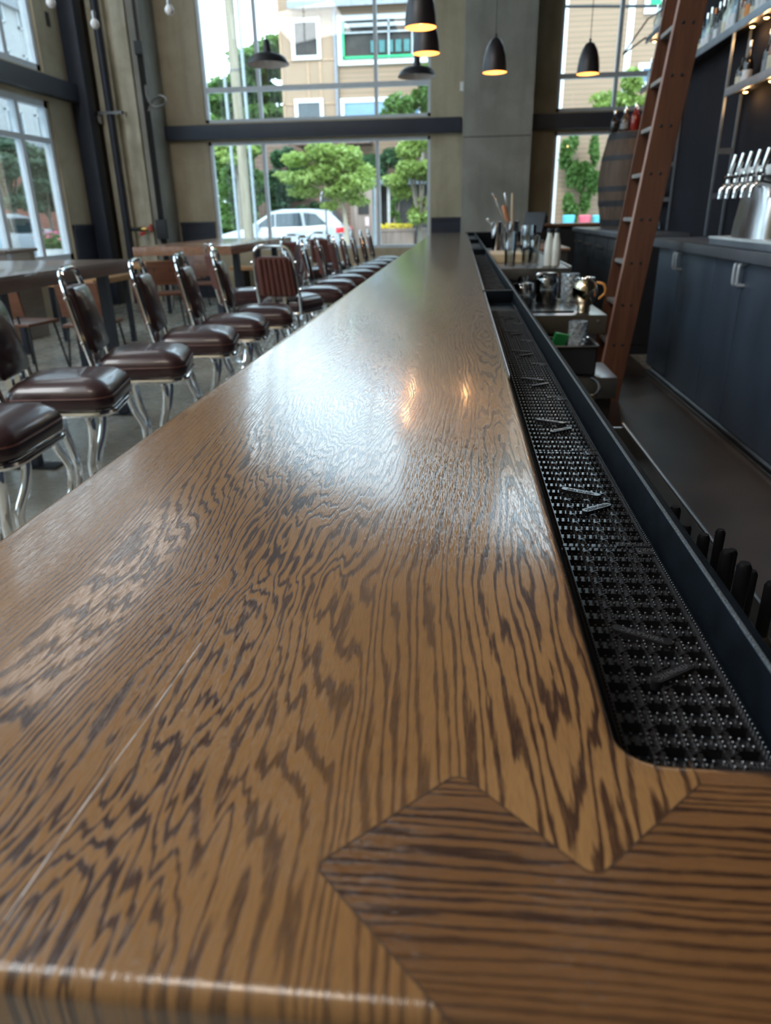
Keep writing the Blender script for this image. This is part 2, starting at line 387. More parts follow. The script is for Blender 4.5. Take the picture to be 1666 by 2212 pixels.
# ================================================================ SETTING
YB, XL, ZC = 13.0, -6.0, 7.0
fl, n, b = nodes('polished_concrete_floor')
v = coords(n); f1 = noise(n, v, 0.7, 6, 0.65, 0.5); f2 = noise(n, v, 9, 4, 0.6)
c = mixc(n, ramp(n, f1, [(0.3, 0.0), (0.7, 1.0)]), (0.24, 0.225, 0.185), (0.44, 0.425, 0.365)); c = mixc(n, math_(n, 'MULTIPLY', f2, 0.35), c, (0.06, 0.05, 0.042))
t_ = N(n, 'TexCoord'); s_ = N(n, 'SeparateXYZ'); n.links.new(t_.outputs['Object'], s_.inputs[0])
def joint(o, per, off):
    fr = math_(n, 'FRACT', math_(n, 'DIVIDE', math_(n, 'ADD', o, off), per)); return math_(n, 'LESS_THAN', fr, 0.008/per)
jn = math_(n, 'MAXIMUM', joint(s_.outputs[0], 3.0, 3.9), joint(s_.outputs[1], 3.0, 0.6)); c = mixc(n, jn, c, (0.03, 0.028, 0.025))
n.links.new(c, b.inputs['Base Color']); n.links.new(math_(n, 'ADD', 0.16, math_(n, 'MULTIPLY', f2, 0.22)), b.inputs['Roughness'])
struct('floor', MB().box(XL-0.2, 4.4, -2.2, YB+0.2, -0.1, 0.0), fl)
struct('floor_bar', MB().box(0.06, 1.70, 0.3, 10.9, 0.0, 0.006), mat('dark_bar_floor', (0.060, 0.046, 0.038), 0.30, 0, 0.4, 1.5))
struct('ceiling', MB().box(XL-0.2, 4.4, -2.2, YB+0.2, ZC, ZC+0.15), M_CEIL)

# back wall with two window bays, each split by the dark beam
wb = MB()
WX = [(-4.25, -0.52), (1.46, 3.60)]
ZL0, ZL1, ZU0, ZU1 = 0.80, 2.50, 2.78, 6.7
for x0, x1 in ((XL-0.2, WX[0][0]), (WX[0][1], WX[1][0]), (WX[1][1], 4.4)): wb.box(x0, x1, YB, YB+0.22, 0, ZC)
for x0, x1 in WX:
    wb.box(x0, x1, YB, YB+0.22, 0, ZL0); wb.box(x0, x1, YB, YB+0.22, ZL1, ZU0); wb.box(x0, x1, YB, YB+0.22, ZU1, ZC)
struct('wall_back', wb, M_WALL)
# left wall with tall window bays
wl = MB(); BAYS = [(7.25, 11.28), (2.2, 6.6), (-1.9, 1.4)]; LZ = (0.77, 2.94, 3.30, 6.6)
edges = [-2.2]+[e for bb in sorted(BAYS) for e in bb]+[YB]
for i in range(0, len(edges), 2): wl.box(XL-0.2, XL, edges[i], edges[i+1], 0, ZC)
for y0, y1 in BAYS:
    wl.box(XL-0.2, XL, y0, y1, 0, LZ[0]); wl.box(XL-0.2, XL, y0, y1, LZ[1], LZ[2]); wl.box(XL-0.2, XL, y0, y1, LZ[3], ZC)
struct('wall_left', wl, M_WALL)
struct('wall_right', MB().box(2.25, 2.45, -2.2, 10.0, 0, ZC).box(2.45, 4.4, 9.85, 10.0, 0, ZC).box(4.2, 4.4, 10.0, YB, 0, ZC), M_DARKWALL)
struct('wall_rear', MB().box(XL-0.2, 2.45, -2.2, -2.0, 0, ZC), M_WALL)
# windows
wn = [0]
def window(name, x0, x1, z0, z1, mulls, transoms, along='X', pos=YB+0.08, fw=0.05, mw=0.055):
    wn[0] += 1
    def bx(mb, a0, a1, c0, c1, d=0.05):
        if along == 'X': mb.box(a0, a1, pos-d, pos+d, c0, c1)
        else: mb.box(pos-d, pos+d, a0, a1, c0, c1)
    root = struct(name, MB().box(*((x0, x1, pos-0.045, pos+0.045, z0, z0+0.03) if along == 'X' else (pos-0.045, pos+0.045, x0, x1, z0, z0+0.03))), M_ALU)
    fr = MB(); bx(fr, x0, x0+fw, z0, z1); bx(fr, x1-fw, x1, z0, z1); bx(fr, x0, x1, z1-fw, z1); bx(fr, x0, x1, z0, z0+fw)
    obj('window_frame', fr, M_ALU, root)
    if mulls:
        mu = MB()
        for mm in mulls: bx(mu, mm-mw/2, mm+mw/2, z0, z1, 0.045)
        obj('mullion', mu, M_ALU, root)
    if transoms:
        tr = MB()
        for tz in transoms: bx(tr, x0, x1, tz-0.035, tz+0.035, 0.042)
        obj('transom', tr, M_ALU, root)
    g = MB()
    if along == 'X': g.box(x0+fw, x1-fw, pos-0.004, pos+0.004, z0+fw, z1-fw)
    else: g.box(pos-0.004, pos+0.004, x0+fw, x1-fw, z0+fw, z1-fw)
    obj('pane', g, M_GLASS, root)
window('window_1', -4.25, -0.52, ZL0, ZL1, [-3.32, -1.40], [])
window('window_2', -4.25, -0.52, ZU0, ZU1, [-3.32, -1.40], [3.26])
window('window_3', 1.46, 3.60, ZL0, ZL1, [2.36], [])
window('window_4', 1.46, 3.60, ZU0, ZU1, [2.36], [3.27])
k = 5
for y0, y1 in BAYS:
    cnt = int(round((y1-y0)/0.80)); ml = [y1-(y1-y0)*i/cnt for i in range(1, cnt)]
    window('window_%d' % k, y0, y1, LZ[0], LZ[1], ml, [2.42], 'Y', XL-0.09, 0.09, 0.09)
    window('window_%d' % (k+1), y0, y1, LZ[2], LZ[3], ml, [], 'Y', XL-0.09, 0.09, 0.09); k += 2
# dark beams and posts
struct('trim_1', MB().box(-5.1, -0.02, YB-0.13, YB, 2.53, 2.745, 0.004), M_NAVY)
struct('trim_2', MB().box(1.06, 4.2, YB-0.13, YB, 2.53, 2.745, 0.004), M_NAVY)
struct('trim_3', MB().box(XL, XL+0.14, -2.0, 11.95, 3.0, 3.24, 0.004), M_NAVY)
struct('trim_4', MB().box(XL+0.005, -5.74, 11.95, 12.22, 0, ZC, 0.004), M_NAVY)
def panelled(mb, x0, x1, z0, z1, y):
    mb.box(x0, x1, y-0.03, y, z0, z1); mb.box(x0, x1, y-0.05, y-0.03, z1-0.05, z1); mb.box(x0, x1, y-0.045, y-0.03, z0, z0+0.12)
    mb.box(x0, x1, y-0.04, y-0.03, z1-0.20, z1-0.17)
w_ = MB(); panelled(w_, -4.88, -4.27, 0, 1.27, YB); panelled(w_, -0.50, 0.0, 0, 1.27, YB); panelled(w_, 1.0, 1.44, 0, 1.27, YB)
struct('baseboard_back', w_, M_NAVYP)
struct('baseboard_left', MB().box(XL, XL+0.03, 11.32, 11.94, 0, 1.27).box(XL, XL+0.05, 11.32, 11.94, 1.22, 1.27).box(XL, XL+0.04, 11.32, 11.94, 0, 0.12), M_NAVYP)
# concrete columns
c_ = MB().box(0.0, 1.02, 12.0, YB-0.06, 0, ZC, 0.012)
pc_ = struct('wall_pier_centre', c_, M_CONC)
obj('joint_line', MB().box(0.01, 1.01, 11.996, 12.001, 2.37, 2.385), mat('concrete_joint', (0.10, 0.095, 0.085), 0.9), pc_)
c_ = MB().box(-5.72, -5.46, 12.32, YB, 0, ZC, 0.01).box(-5.46, -5.36, 12.45, YB, 0, ZC).box(-5.36, -5.12, 12.32, YB, 0, ZC, 0.01)
struct('wall_pier_corner', c_, M_CONCL)
struct('wall_pier_edge', MB().box(-5.11, -4.92, 12.36, YB, 0, ZC, 0.006), M_CONC)
# services on the corner column
t = thing('downpipe', 'dark grey vertical pipe clamped to the pale corner column', 'pipe', (-5.54, 12.24, 0))
obj('pipe', MB().tube([(-5.54, 12.24, 0), (-5.54, 12.24, ZC)], 0.055, 14), M_NAVY, t, w=True)
obj('clamp', MB().box(-5.72, -5.30, 12.17, 12.19, 2.86, 2.90).box(-5.72, -5.70, 12.17, 12.315, 2.86, 2.90).box(-5.32, -5.30, 12.17, 12.315, 2.86, 2.90).tube([(-5.60, 12.24, 2.88), (-5.54, 12.17, 2.88), (-5.48, 12.24, 2.88)], 0.012, 6), M_STEEL, t, w=True)
t = thing('valve', 'brass sprinkler valve with red wheel low on the corner column', 'valve', (-5.24, 12.2, 1.15))
obj('pipe_stub', MB().tube([(-5.45, 12.2, 1.18), (-5.30, 12.2, 1.18)], 0.03, 10).tube([(-5.24, 12.32, 1.18), (-5.24, 12.2, 1.18)], 0.02, 8), M_BLACK, t, w=True)
obj('valve_body', MB().lathe([(0.025, -0.07), (0.04, -0.03), (0.045, 0.0), (0.04, 0.03), (0.025, 0.07)], (-5.24, 12.2, 1.18), 12, Matrix.Rotation(R(90), 3, 'Y')), M_BRASS, t, w=True)
hw = MB().tube([(-5.10, 12.2+0.055*math.cos(a*R(30)), 1.19+0.055*math.sin(a*R(30))) for a in range(12)], 0.012, 6, True).tube([(-5.17, 12.2, 1.19), (-5.10, 12.2, 1.19)], 0.012, 6)
hw.tube([(-5.10, 12.15, 1.19), (-5.10, 12.25, 1.19)], 0.01, 5).tube([(-5.28, 12.16, 1.10), (-5.20, 12.14, 1.12)], 0.022, 8)
obj('hand_wheel', hw, M_RED, t, w=True)
t = thing('electrical_conduit', 'bundle of black conduits running down the column edge', 'conduit', (-4.97, 12.3, 0.4))
cm = MB()
for i in range(3): cm.tube([(-5.00+i*0.035, 12.33, 0.45), (-5.00+i*0.035, 12.33, 3.70)], 0.014, 8)
cm.tube([(-4.965, 12.33, 3.70), (-4.965, 12.33, ZC)], 0.02, 8)
obj('conduit_run', cm, M_BLACK, t, w=True)
obj('junction_box', MB().box(-5.04, -4.88, 12.24, 12.35, 1.02, 1.32, 0.01), M_BLACK, t, w=True)
obj('junction_box', MB().box(-5.02, -4.92, 12.28, 12.35, 3.66, 3.84, 0.01), M_BLACK, t, w=True)
obj('cable_loop', MB().tube(spline([(-4.93, 12.30, 3.25), (-4.92, 12.28, 3.08), (-4.82, 12.27, 2.95), (-4.66, 12.27, 2.97), (-4.62, 12.27, 3.05), (-4.70, 12.28, 3.10), (-4.84, 12.30, 3.04), (-4.93, 12.3, 2.9)], 5), 0.018, 8), M_STEELD, t, w=True)
tag(obj('wall_bracket', MB().box(-6.0, -5.70, 12.23, 12.31, 2.76, 2.86, 0.004).box(-5.72, -5.69, 12.22, 12.32, 2.74, 2.88), M_CONC), 'short pale square bar bridging the dark post and corner column', 'bracket')
tag(obj('wall_outlet', MB().box(XL, XL+0.02, 11.60, 11.68, 3.93, 4.10, 0.004), M_BLACK), 'small dark box on the upper left wall beside the window', 'wall box')
tag(obj('light_switch', MB().box(-0.055, -0.002, 12.30, 12.38, 3.02, 3.14, 0.004), M_WHITE), 'small white sensor on the side of the centre column', 'sensor')

# ================================================================ BAR
ZT = 1.07
zz = [(0.003, 0.165), (-0.0594, 0.2276), (0.005, 0.2905), (0.0655, 0.2310), (0.128, 0.2930), (0.126, 0.309)]
rad = [0, 0.006, 0.008, 0.008, 0.005, 0]
def zzr():
    pts = [(-0.42, 0.165)]+zz+[(0.093, 0.309), (0.093, 11.2), (-0.42, 11.2)]
    rr = [0.03]+rad+[0.022, 0, 0.03]
    return pts, rr
def slab(pts, rr, test, z0, z1, bev, res=6):
    mb = MB(); poly = roundpoly(pts, rr, res); mb.prism(poly, z0, z1)
    bmesh.ops.recalc_face_normals(mb.bm, faces=mb.bm.faces)
    es = [e for e in mb.bm.edges if abs(e.verts[0].co.z-z1) < 1e-6 and abs(e.verts[1].co.z-z1) < 1e-6 and test((e.verts[0].co+e.verts[1].co)/2)]
    bmesh.ops.bevel(mb.bm, geom=es, offset=bev, segments=5, affect='EDGES', profile=0.5, clamp_overlap=True)
    return mb
bar = thing('bar_counter', 'long oiled oak bar counter with zigzag mitred corner in the foreground', 'bar counter', (-0.16, 5.6, 0))
pts, rr = zzr()
def outer(c): return not (c.x > -0.0605 and c.x < 0.1295 and c.y > 0.17 and c.y < 0.3085)
obj('long_plank', slab(pts, rr, outer, 1.024, ZT, 0.009), OAK, bar, w=True, smooth=50)
pc = [(0.003, 0.165), (0.75, 0.165), (0.75, 0.309), (0.126, 0.309)]+zz[1:-1][::-1]
rc = [0, 0.01, 0, 0]+rad[1:-1][::-1]
obj('cross_plank', slab(pc, rc, outer, 1.024, ZT, 0.009), OAKX, bar, w=True, smooth=50)
sm = MB(); zp = roundpoly([(0.003, 0.10)]+zz+[(0.126, 0.4)], [0]+rad+[0], 6)[1:-1]
for i in range(len(zp)-1):
    a, c2 = Vector(zp[i]), Vector(zp[i+1]); d = (c2-a); 
    if d.length < 1e-5: continue
    nn = Vector((-d.y, d.x)).normalized()*0.00042
    z = ZT+0.00012
    sm.quad((a.x+nn.x, a.y+nn.y, z), (a.x-nn.x, a.y-nn.y, z), (c2.x-nn.x, c2.y-nn.y, z), (c2.x+nn.x, c2.y+nn.y, z))
obj('glue_line', sm, M_SEAM, bar, w=True, smooth=0)
sc = MB(); sp_ = spline([(-0.172, 0.40, ZT+0.0001), (-0.176, 0.33, ZT+0.0001), (-0.181, 0.26, ZT+0.0001), (-0.184, 0.19, ZT+0.0001)], 6)
for i in range(len(sp_)-1):
    a, c2 = sp_[i], sp_[i+1]; wd = 0.00030+0.00014*math.sin(i*1.7)
    sc.quad((a.x-wd, a.y, a.z), (a.x+wd, a.y, a.z), (c2.x+wd, c2.y, c2.z), (c2.x-wd, c2.y, c2.z))
obj('scratch', sc, mat('pale_scratch', (0.50, 0.45, 0.42), 0.35), bar, w=True, smooth=0, label='thin pale scratch across the oak')
fb = MB().box(-0.20, 0.055, 0.36, 11.1, 0.0, 1.02).box(-0.28, 0.75, 0.20, 0.30, 0.9, 1.02).box(-0.20, 0.2, 0.22, 0.32, 0, 1.0)
obj('bar_body', fb, M_NAVYP, bar, w=True)
rl = MB().box(0.07, 0.206, 0.312, 11.0, 1.018, 1.024).box(0.199, 0.207, 0.312, 11.0, 1.018, ZT+0.001, 0.0015).box(0.078, 0.082, 0.312, 11.0, 1.018, 1.05)
rl.box(0.206, 0.211, 0.312, 11.0, 1.045, ZT-0.001, 0.001)
rl.tube([(0.1975, 0.33, 1.0265), (0.1975, 10.99, 1.0265)], 0.0035, 8)
obj('drip_rail', rl, M_RAIL, bar, w=True)
obj('rail_lip', MB().box(0.1990, 0.2025, 0.312, 11.0, ZT+0.0005, ZT+0.0020, 0.0007), mat('rail_edge_sheen', (0.16, 0.19, 0.22), 0.28, 0.75, 0.95, 900, bmp=0.9, bs=1500, bd=0.0008), bar, w=True, label='shiny rim of the black rail')  # pale speckled colour paints in the window reflection along the rim
for yd in (2.78, 6.05, 8.3): obj('rail_divider', MB().box(0.083, 0.199, yd, yd+0.035, 1.022, ZT-0.001, 0.002), M_RAIL, bar, w=True)
obj('edge_strip', MB().box(0.0935, 0.0950, 1.3, 11.0, 1.050, ZT-0.004), M_ALU, bar, w=True, label='pale metal strip along the oak edge')
obj('rail_end', MB().box(0.07, 0.95, 11.0, 11.12, 1.02, 1.075, 0.004).box(0.07, 0.95, 11.0, 11.1, 0.0, 1.02), M_RAIL, bar, w=True)

# rubber rail mats
def make_mat():
    t = thing('bar_mat', 'x', 'bar mat', (0, 0, 0))
    mb = MB(); Wd, Ln = 0.0885, 0.304; hc = [-0.0335, -0.0115, 0.0105, 0.0325]; hw = 0.0068; pr = 0.0212; n0 = 14
    xs = [-Wd/2]+[e for h in hc for e in (h-hw, h+hw)]+[Wd/2]
    for i in range(0, len(xs), 2): mb.box(xs[i], xs[i+1], -Ln/2, Ln/2, 0, 0.0035)
    for h in hc:
        for r in range(n0+1):
            yc = -Ln/2+0.002+r*(Ln-0.004)/n0
            mb.box(h-hw, h+hw, max(-Ln/2, yc-0.0044), min(Ln/2, yc+0.0044), 0, 0.0035)
    def peg(x, y, r=0.00125, h=0.0028):
        mb.lathe([(r, 0.0035), (r*0.95, 0.0035+h), (r*0.4, 0.0035+h+0.0006)], (x, y, 0), 6, cap=True)
    for r in range(n0+1):
        yc = -Ln/2+0.002+r*(Ln-0.004)/n0
        for h in hc:
            for sx in (-1, 1):
                for sy in (-1, 1):
                    if abs(yc+sy*0.0034) < Ln/2: peg(h+sx*0.0031, yc+sy*0.0034)
        for i in range(2, len(xs)-2, 2):
            xm = (xs[i]+xs[i+1])/2
            if r < n0:
                ym = yc+pr/2
                mb.obox((xm, ym, 0.0048), (0.0080, 0.0011, 0.0026), (0, 0, R(38))); mb.obox((xm, ym, 0.0046), (0.0080, 0.0012, 0.0022), (0, 0, R(-38)))
            for k in (-1, 0, 1):
                for sx in (-1, 1): 
                    if abs(yc+k*0.0042) < Ln/2: peg(xm+sx*0.0030, yc+k*0.0042)
    yy = -Ln/2+0.003
    while yy < Ln/2-0.002:
        peg(Wd/2-0.0016, yy, 0.0011); peg(-Wd/2+0.0016, yy, 0.0011); yy += 0.0043
    obj('mat_grid', mb, M_RUBBER, t, smooth=35)
    for v in t.children[0].data.vertices: v.co.z = v.co.z if v.co.z < 1e-5 else v.co.z+0.004
    return t
MATX = 0.1505
mat0 = make_mat()
def text_mesh(body, size, name='lettering'):
    cu = bpy.data.curves.new(name, 'FONT'); cu.body = body; cu.size = size; cu.extrude = 0.0004; cu.align_x = 'CENTER'; cu.align_y = 'CENTER'
    o = bpy.data.objects.new(name, cu); COL.objects.link(o); bpy.context.view_layer.update()
    me = bpy.data.meshes.new_from_object(o.evaluated_get(bpy.context.evaluated_depsgraph_get()))
    bpy.data.objects.remove(o); me.materials.clear(); return me
M_RUBL = mat('worn_rubber_lettering', (0.055, 0.055, 0.058), 0.35)
def stadium(l, w, n=8): return roundpoly([(-l/2, -w/2), (l/2, -w/2), (l/2, w/2), (-l/2, w/2)], w*0.49, n)
for (tx, ty, ang, ln) in ((-0.004, -0.012, R(-28)+0, 0.046), (0.006, -0.060, R(35), 0.040)):
    tg = obj('brand_tag', MB().prism(stadium(ln, 0.0088), 0.005, 0.0125), M_RUBBER, mat0); tg.location = (tx, ty, 0); tg.rotation_euler = (0, 0, ang)
    me = text_mesh('VERMATEC', 0.0066); me.materials.append(M_RUBL)
    lt = bpy.data.objects.new('lettering', me); COL.objects.link(lt); lt.parent = tg; lt.location = (0, 0, 0.0125); lt.rotation_euler = (0, 0, math.pi)
cp = obj('corner_plate', MB().box(0.0265, 0.0425, 0.137, 0.1515, 0, 0.0092), M_RUBBER, mat0)
me = text_mesh('NSF', 0.0058); me.materials.append(M_RUBL); lt = bpy.data.objects.new('lettering', me); COL.objects.link(lt); lt.parent = cp; lt.location = (0.0345, 0.1445, 0.0095)
ov = obj('oval_mark', MB().tube([(0.0345+0.0068*math.cos(a*R(15)), 0.1445+0.0040*math.sin(a*R(15)), 0.0094) for a in range(24)], 0.0003, 5, True), M_RUBL, cp)
cp = obj('corner_plate', MB().box(0.010, 0.0430, -0.1519, -0.1435, 0, 0.0090), M_RUBBER, mat0)
me = text_mesh('VERMATEC', 0.0056); me.materials.append(M_RUBL); lt = bpy.data.objects.new('lettering', me); COL.objects.link(lt); lt.parent = cp; lt.location = (0.0265, -0.1478, 0.0093)
ORD = ['first', 'second', 'third', 'fourth', 'fifth', 'sixth', 'seventh', 'eighth', 'ninth', 'tenth', 'eleventh', 'twelfth', 'thirteenth', 'fourteenth', 'fifteenth', 'sixteenth', 'seventeenth', 'eighteenth', 'nineteenth', 'twentieth']
def nth(i): return ORD[i] if i < 20 else ORD[i//10-2+19] if False else ('twenty-' + ORD[i-20] if i < 29 else ('thirtieth' if i == 29 else 'thirty-'+ORD[i-30]))
ys = []; y = 0.3445+0.152
while y < 10.9:
    if all(not (yd-0.155 < y < yd+0.19) for yd in (2.78, 6.05, 8.3)): ys.append(y)
    y += 0.3065
for i, y in enumerate(ys):
    lb = 'black rubber bar mat nearest the camera, in the dark corner of the rail' if i == 0 else 'black rubber bar mat, %s from the near corner in the bar rail' % nth(i)
    if i == 0: mat0.location = (MATX, y, 1.0245); mat0['label'] = lb; mat0['group'] = 'rubber mats along the bar rail'
    else: dup(mat0, (MATX, y, 1.0245+(0.0 if i != 1 else 0.0)), 0, lb, 'rubber mats along the bar rail')

# ================================================================ BAR STOOLS
def make_stool(ribbed=True):
    t = thing('bar_stool', 'x', 'bar stool')
    # seat faces +X; local z = 0 at floor
    sh = roundpoly([(-0.195, -0.175), (0.205, -0.215), (0.205, 0.215), (-0.195, 0.175)], [0.05, 0.07, 0.07, 0.05], 5)
    mb = MB(); lay = [(0.965, 0.673), (1.0, 0.686), (1.0, 0.712), (0.985, 0.720), (0.99, 0.728), (0.93, 0.751), (0.80, 0.772), (0.52, 0.787), (0.2, 0.792)]
    rings = [[mb.bm.verts.new((x*s, y*s, z)) for x, y in sh] for s, z in lay]
    k = len(sh)
    for a, c in zip(rings, rings[1:]):
        for i in range(k): mb.bm.faces.new((a[i], a[(i+1) % k], c[(i+1) % k], c[i]))
    mb.bm.faces.new(rings[0][::-1]); mb.bm.faces.new(rings[-1])
    seat = obj('seat', mb, M_VINYL, t, smooth=60)
    pp = [(x*0.997, y*0.997, 0.720) for x, y in sh]; obj('piping', MB().tube(pp, 0.0035, 6, True), M_VINYLR, seat)
    fr = MB(); fp = [(x*0.97, y*0.97, 0.660) for x, y in sh]; fr.tube(fp, 0.012, 8, True)
    fr.box(-0.12, 0.12, -0.12, 0.12, 0.645, 0.668, 0.004); fr.box(-0.19, 0.19, -0.02, 0.02, 0.648, 0.668).box(-0.02, 0.02, -0.19, 0.19, 0.648, 0.668)
    obj('seat_frame', fr, M_CHROME, t)
    # back frame: chrome tube arch, leaning back
    def bk(y, z): return (-0.185-(z-0.66)*0.20, y, z)
    arch = [bk(-0.165, 0.655), bk(-0.170, 0.80), bk(-0.158, 1.00), bk(-0.148, 1.085), bk(-0.125, 1.125), bk(-0.085, 1.140), bk(0, 1.143), bk(0.085, 1.140), bk(0.125, 1.125), bk(0.148, 1.085), bk(0.158, 1.00), bk(0.170, 0.80), bk(0.165, 0.655)]
    bf = MB().tube(spline(arch, 4), 0.0125, 8); 
    for y, z in ((-0.166, 0.84), (0.166, 0.84), (-0.157, 1.03), (0.157, 1.03)):
        p = Vector(bk(y, z)); bf.lathe([(0.009, 0), (0.009, 0.012), (0.004, 0.015)], p+Vector((0, 0.012 if y > 0 else -0.012, 0)), 8, Matrix.Rotation(R(-90 if y > 0 else 90), 3, 'X'))
    bf.box(-0.215, -0.19, -0.06, -0.03, 0.65, 0.82).box(-0.215, -0.19, 0.03, 0.06, 0.65, 0.82)
    obj('back_frame', bf, M_CHROME, t)
    # pad
    def pad(xa, xb, wgt=1.0):
        mb = MB(); o2 = roundpoly([(-0.150, 0.0), (0.150, 0.0), (0.138, 0.285), (-0.138, 0.285)], [0.03, 0.03, 0.045, 0.045], 5)
        L = [(0.93, xa), (1.0, xa+(xb-xa)*0.25), (1.0, xa+(xb-xa)*0.75), (0.93, xb)]
        rg = []
        for s, dx in L:
            r_ = []
            for yy, zz_ in o2:
                zc = 0.785+0.1425+(zz_-0.1425)*s; q = bk(yy*s, zc); r_.append(mb.bm.verts.new((q[0]+dx, q[1], q[2])))
            rg.append(r_)
        for a, c in zip(rg, rg[1:]):
            for i in range(len(o2)): mb.bm.faces.new((a[i], a[(i+1) % len(o2)], c[(i+1) % len(o2)], c[i]))
        mb.bm.faces.new(rg[0][::-1]); mb.bm.faces.new(rg[-1]); return mb
    bp = obj('backrest', pad(-0.012, 0.034), M_VINYL, t, smooth=50)
    rb = pad(-0.020, -0.010)
    for i in range(6):
        yy = -0.11+i*0.044
        p0, p1 = bk(yy*1.0, 0.80), bk(yy*0.92, 1.055)
        rb.tube([(p0[0]-0.020, p0[1], p0[2]), (p1[0]-0.020, p1[1], p1[2])], 0.019, 8, flat=1.0) if False else rb.tube([(p0[0]-0.012, p0[1], p0[2]), (p1[0]-0.012, p1[1], p1[2])], 0.0215, 10)
    obj('ribbed_back_panel', rb, M_VINYLR, bp, smooth=60, label='russet ribbed vinyl rear of the backrest')
    # four S-curved legs
    for a in (45, 135, 225, 315):
        d = Vector((math.cos(R(a)), math.sin(R(a)), 0)); s_ = Vector((-d.y, d.x, 0))*0.0
        prof = [(0.095, 0.652), (0.118, 0.59), (0.100, 0.50), (0.062, 0.41), (0.070, 0.32), (0.115, 0.22), (0.190, 0.11), (0.262, 0.012)]
        mb = MB().tube(spline([d*r+Vector((0, 0, z)) for r, z in prof], 5), 0.0175, 10)
        mb.lathe([(0.019, 0), (0.019, 0.014), (0.014, 0.020)], d*0.262, 8)
        obj('leg', mb, M_CHROME, t, smooth=60)
    q = 0.150; fp = roundpoly([(-q, -q), (q, -q), (q, q), (-q, q)], 0.075, 5)
    obj('foot_ring', MB().tube([(x, y, 0.205) for x, y in fp], 0.0125, 8, True).box(-0.012, 0.012, -q, q, 0.199, 0.211).box(-q, q, -0.012, 0.012, 0.199, 0.211), M_CHROME, t, smooth=60)
    return t
stool0 = make_stool(); first = [True]
def stool(x, y, deg, label, group):
    if first[0]:
        stool0.location = (x, y, 0); stool0.rotation_euler = (0, 0, R(deg)); stool0['label'] = label; stool0['group'] = group; first[0] = False
    else: dup(stool0, (x, y, 0), R(deg), label, group)
G1 = 'oxblood stools along the bar'
row = [(-1.53, 2.06, 4), (-1.54, 2.66, 12), (-1.47, 3.24, 14), (-1.42, 3.84, 12), (-1.38, 4.36, 10), (-1.33, 4.86, 12)]
row += [(-1.20, 6.20, 14), (-1.17, 6.85, 10), (-1.15, 7.45, 16), (-1.12, 8.10, 20), (-1.10, 8.72, 12), (-1.07, 9.35, 8), (-1.04, 10.0, 6), (-1.02, 10.65, 6)]
for i, (x, y, a) in enumerate(row):
    lb = 'brown vinyl and chrome bar stool nearest the camera, cut off at the left edge' if i == 0 else 'brown vinyl and chrome bar stool, %s in the row along the bar' % (ORD[i] if i < 6 else ORD[i+1])
    stool(x, y, a, lb, G1)
stool(-1.30, 5.62, 78, 'brown stool turned to show its ribbed russet back, seventh along the bar', G1)
stool(-1.78, 6.05, 32, 'brown stool set back from the row, twisted away toward the window', 'stools standing behind the bar row')
stool(-1.85, 7.55, -150, 'pale backed stool behind the turned stool, facing the tables', 'stools standing behind the bar row')
stool(-1.75, 8.6, 60, 'brown stool showing its russet back beneath the parked car', 'stools standing behind the bar row')
stool(-1.62, 9.5, 64, 'far brown stool showing its russet back near the far window', 'stools standing behind the bar row')

# ================================================================ BACK BAR
# near cabinet run with three doors in view
t = thing('back_bar_cabinet', 'blue grey back bar cabinet run with paired chrome pulls, near right edge', 'cabinet', (1.95, 4.0, 0))
obj('carcass', MB().box(1.68, 2.24, 1.2, 6.50, 0.09, 1.065), M_CAB, t, w=True)
obj('kick_plate', MB().box(1.74, 2.24, 1.2, 6.46, 0.0, 0.09), M_BLACK, t, w=True)
obj('toe_strip', MB().box(1.700, 1.712, 1.2, 6.46, 0.028, 0.045).box(1.66, 1.70, 1.2, 6.46, 0.020, 0.030), M_STEEL, t, w=True)
for i, (y0, y1) in enumerate([(6.48, 5.84), (5.83, 5.05), (5.04, 4.55), (4.54, 3.60), (3.59, 2.6), (2.59, 1.6)]):
    d = obj('door', MB().box(1.655, 1.682, y1, y0, 0.085, 1.045, 0.003), M_CAB, t, w=True)
for ym in (5.835, 4.545, 2.595):
    for s_ in (-0.034, 0.034):
        y = ym+s_
        h = MB().tube(spline([(1.655, y, 0.915), (1.620, y, 0.918), (1.612, y, 0.935), (1.612, y, 1.015), (1.620, y, 1.032), (1.655, y, 1.035)], 4), 0.010, 8)
        obj('pull_handle', h, mat('satin_pull', (0.50, 0.53, 0.56), 0.3, 0.35), t, w=True)
tag(obj('back_bar_worktop', MB().box(1.60, 2.25, 1.2, 6.60, 1.066, 1.115, 0.004).box(1.595, 1.64, 1.2, 6.60, 1.052, 1.115, 0.004), M_CTOP), 'dark grey worktop over the blue grey cabinets', 'worktop')
t = thing('drip_tray', 'pale steel drip tray under the beer tower', 'drip tray', (1.85, 4.6, 1.115))
obj('tray', MB().box(1.66, 2.15, 3.2, 5.27, 1.116, 1.150, 0.004), M_SHELF, t, w=True); obj('rim', MB().box(1.655, 2.16, 3.2, 5.275, 1.150, 1.166, 0.004), mat('pale_tray', (0.50, 0.54, 0.55), 0.4, 0.0), t, w=True)
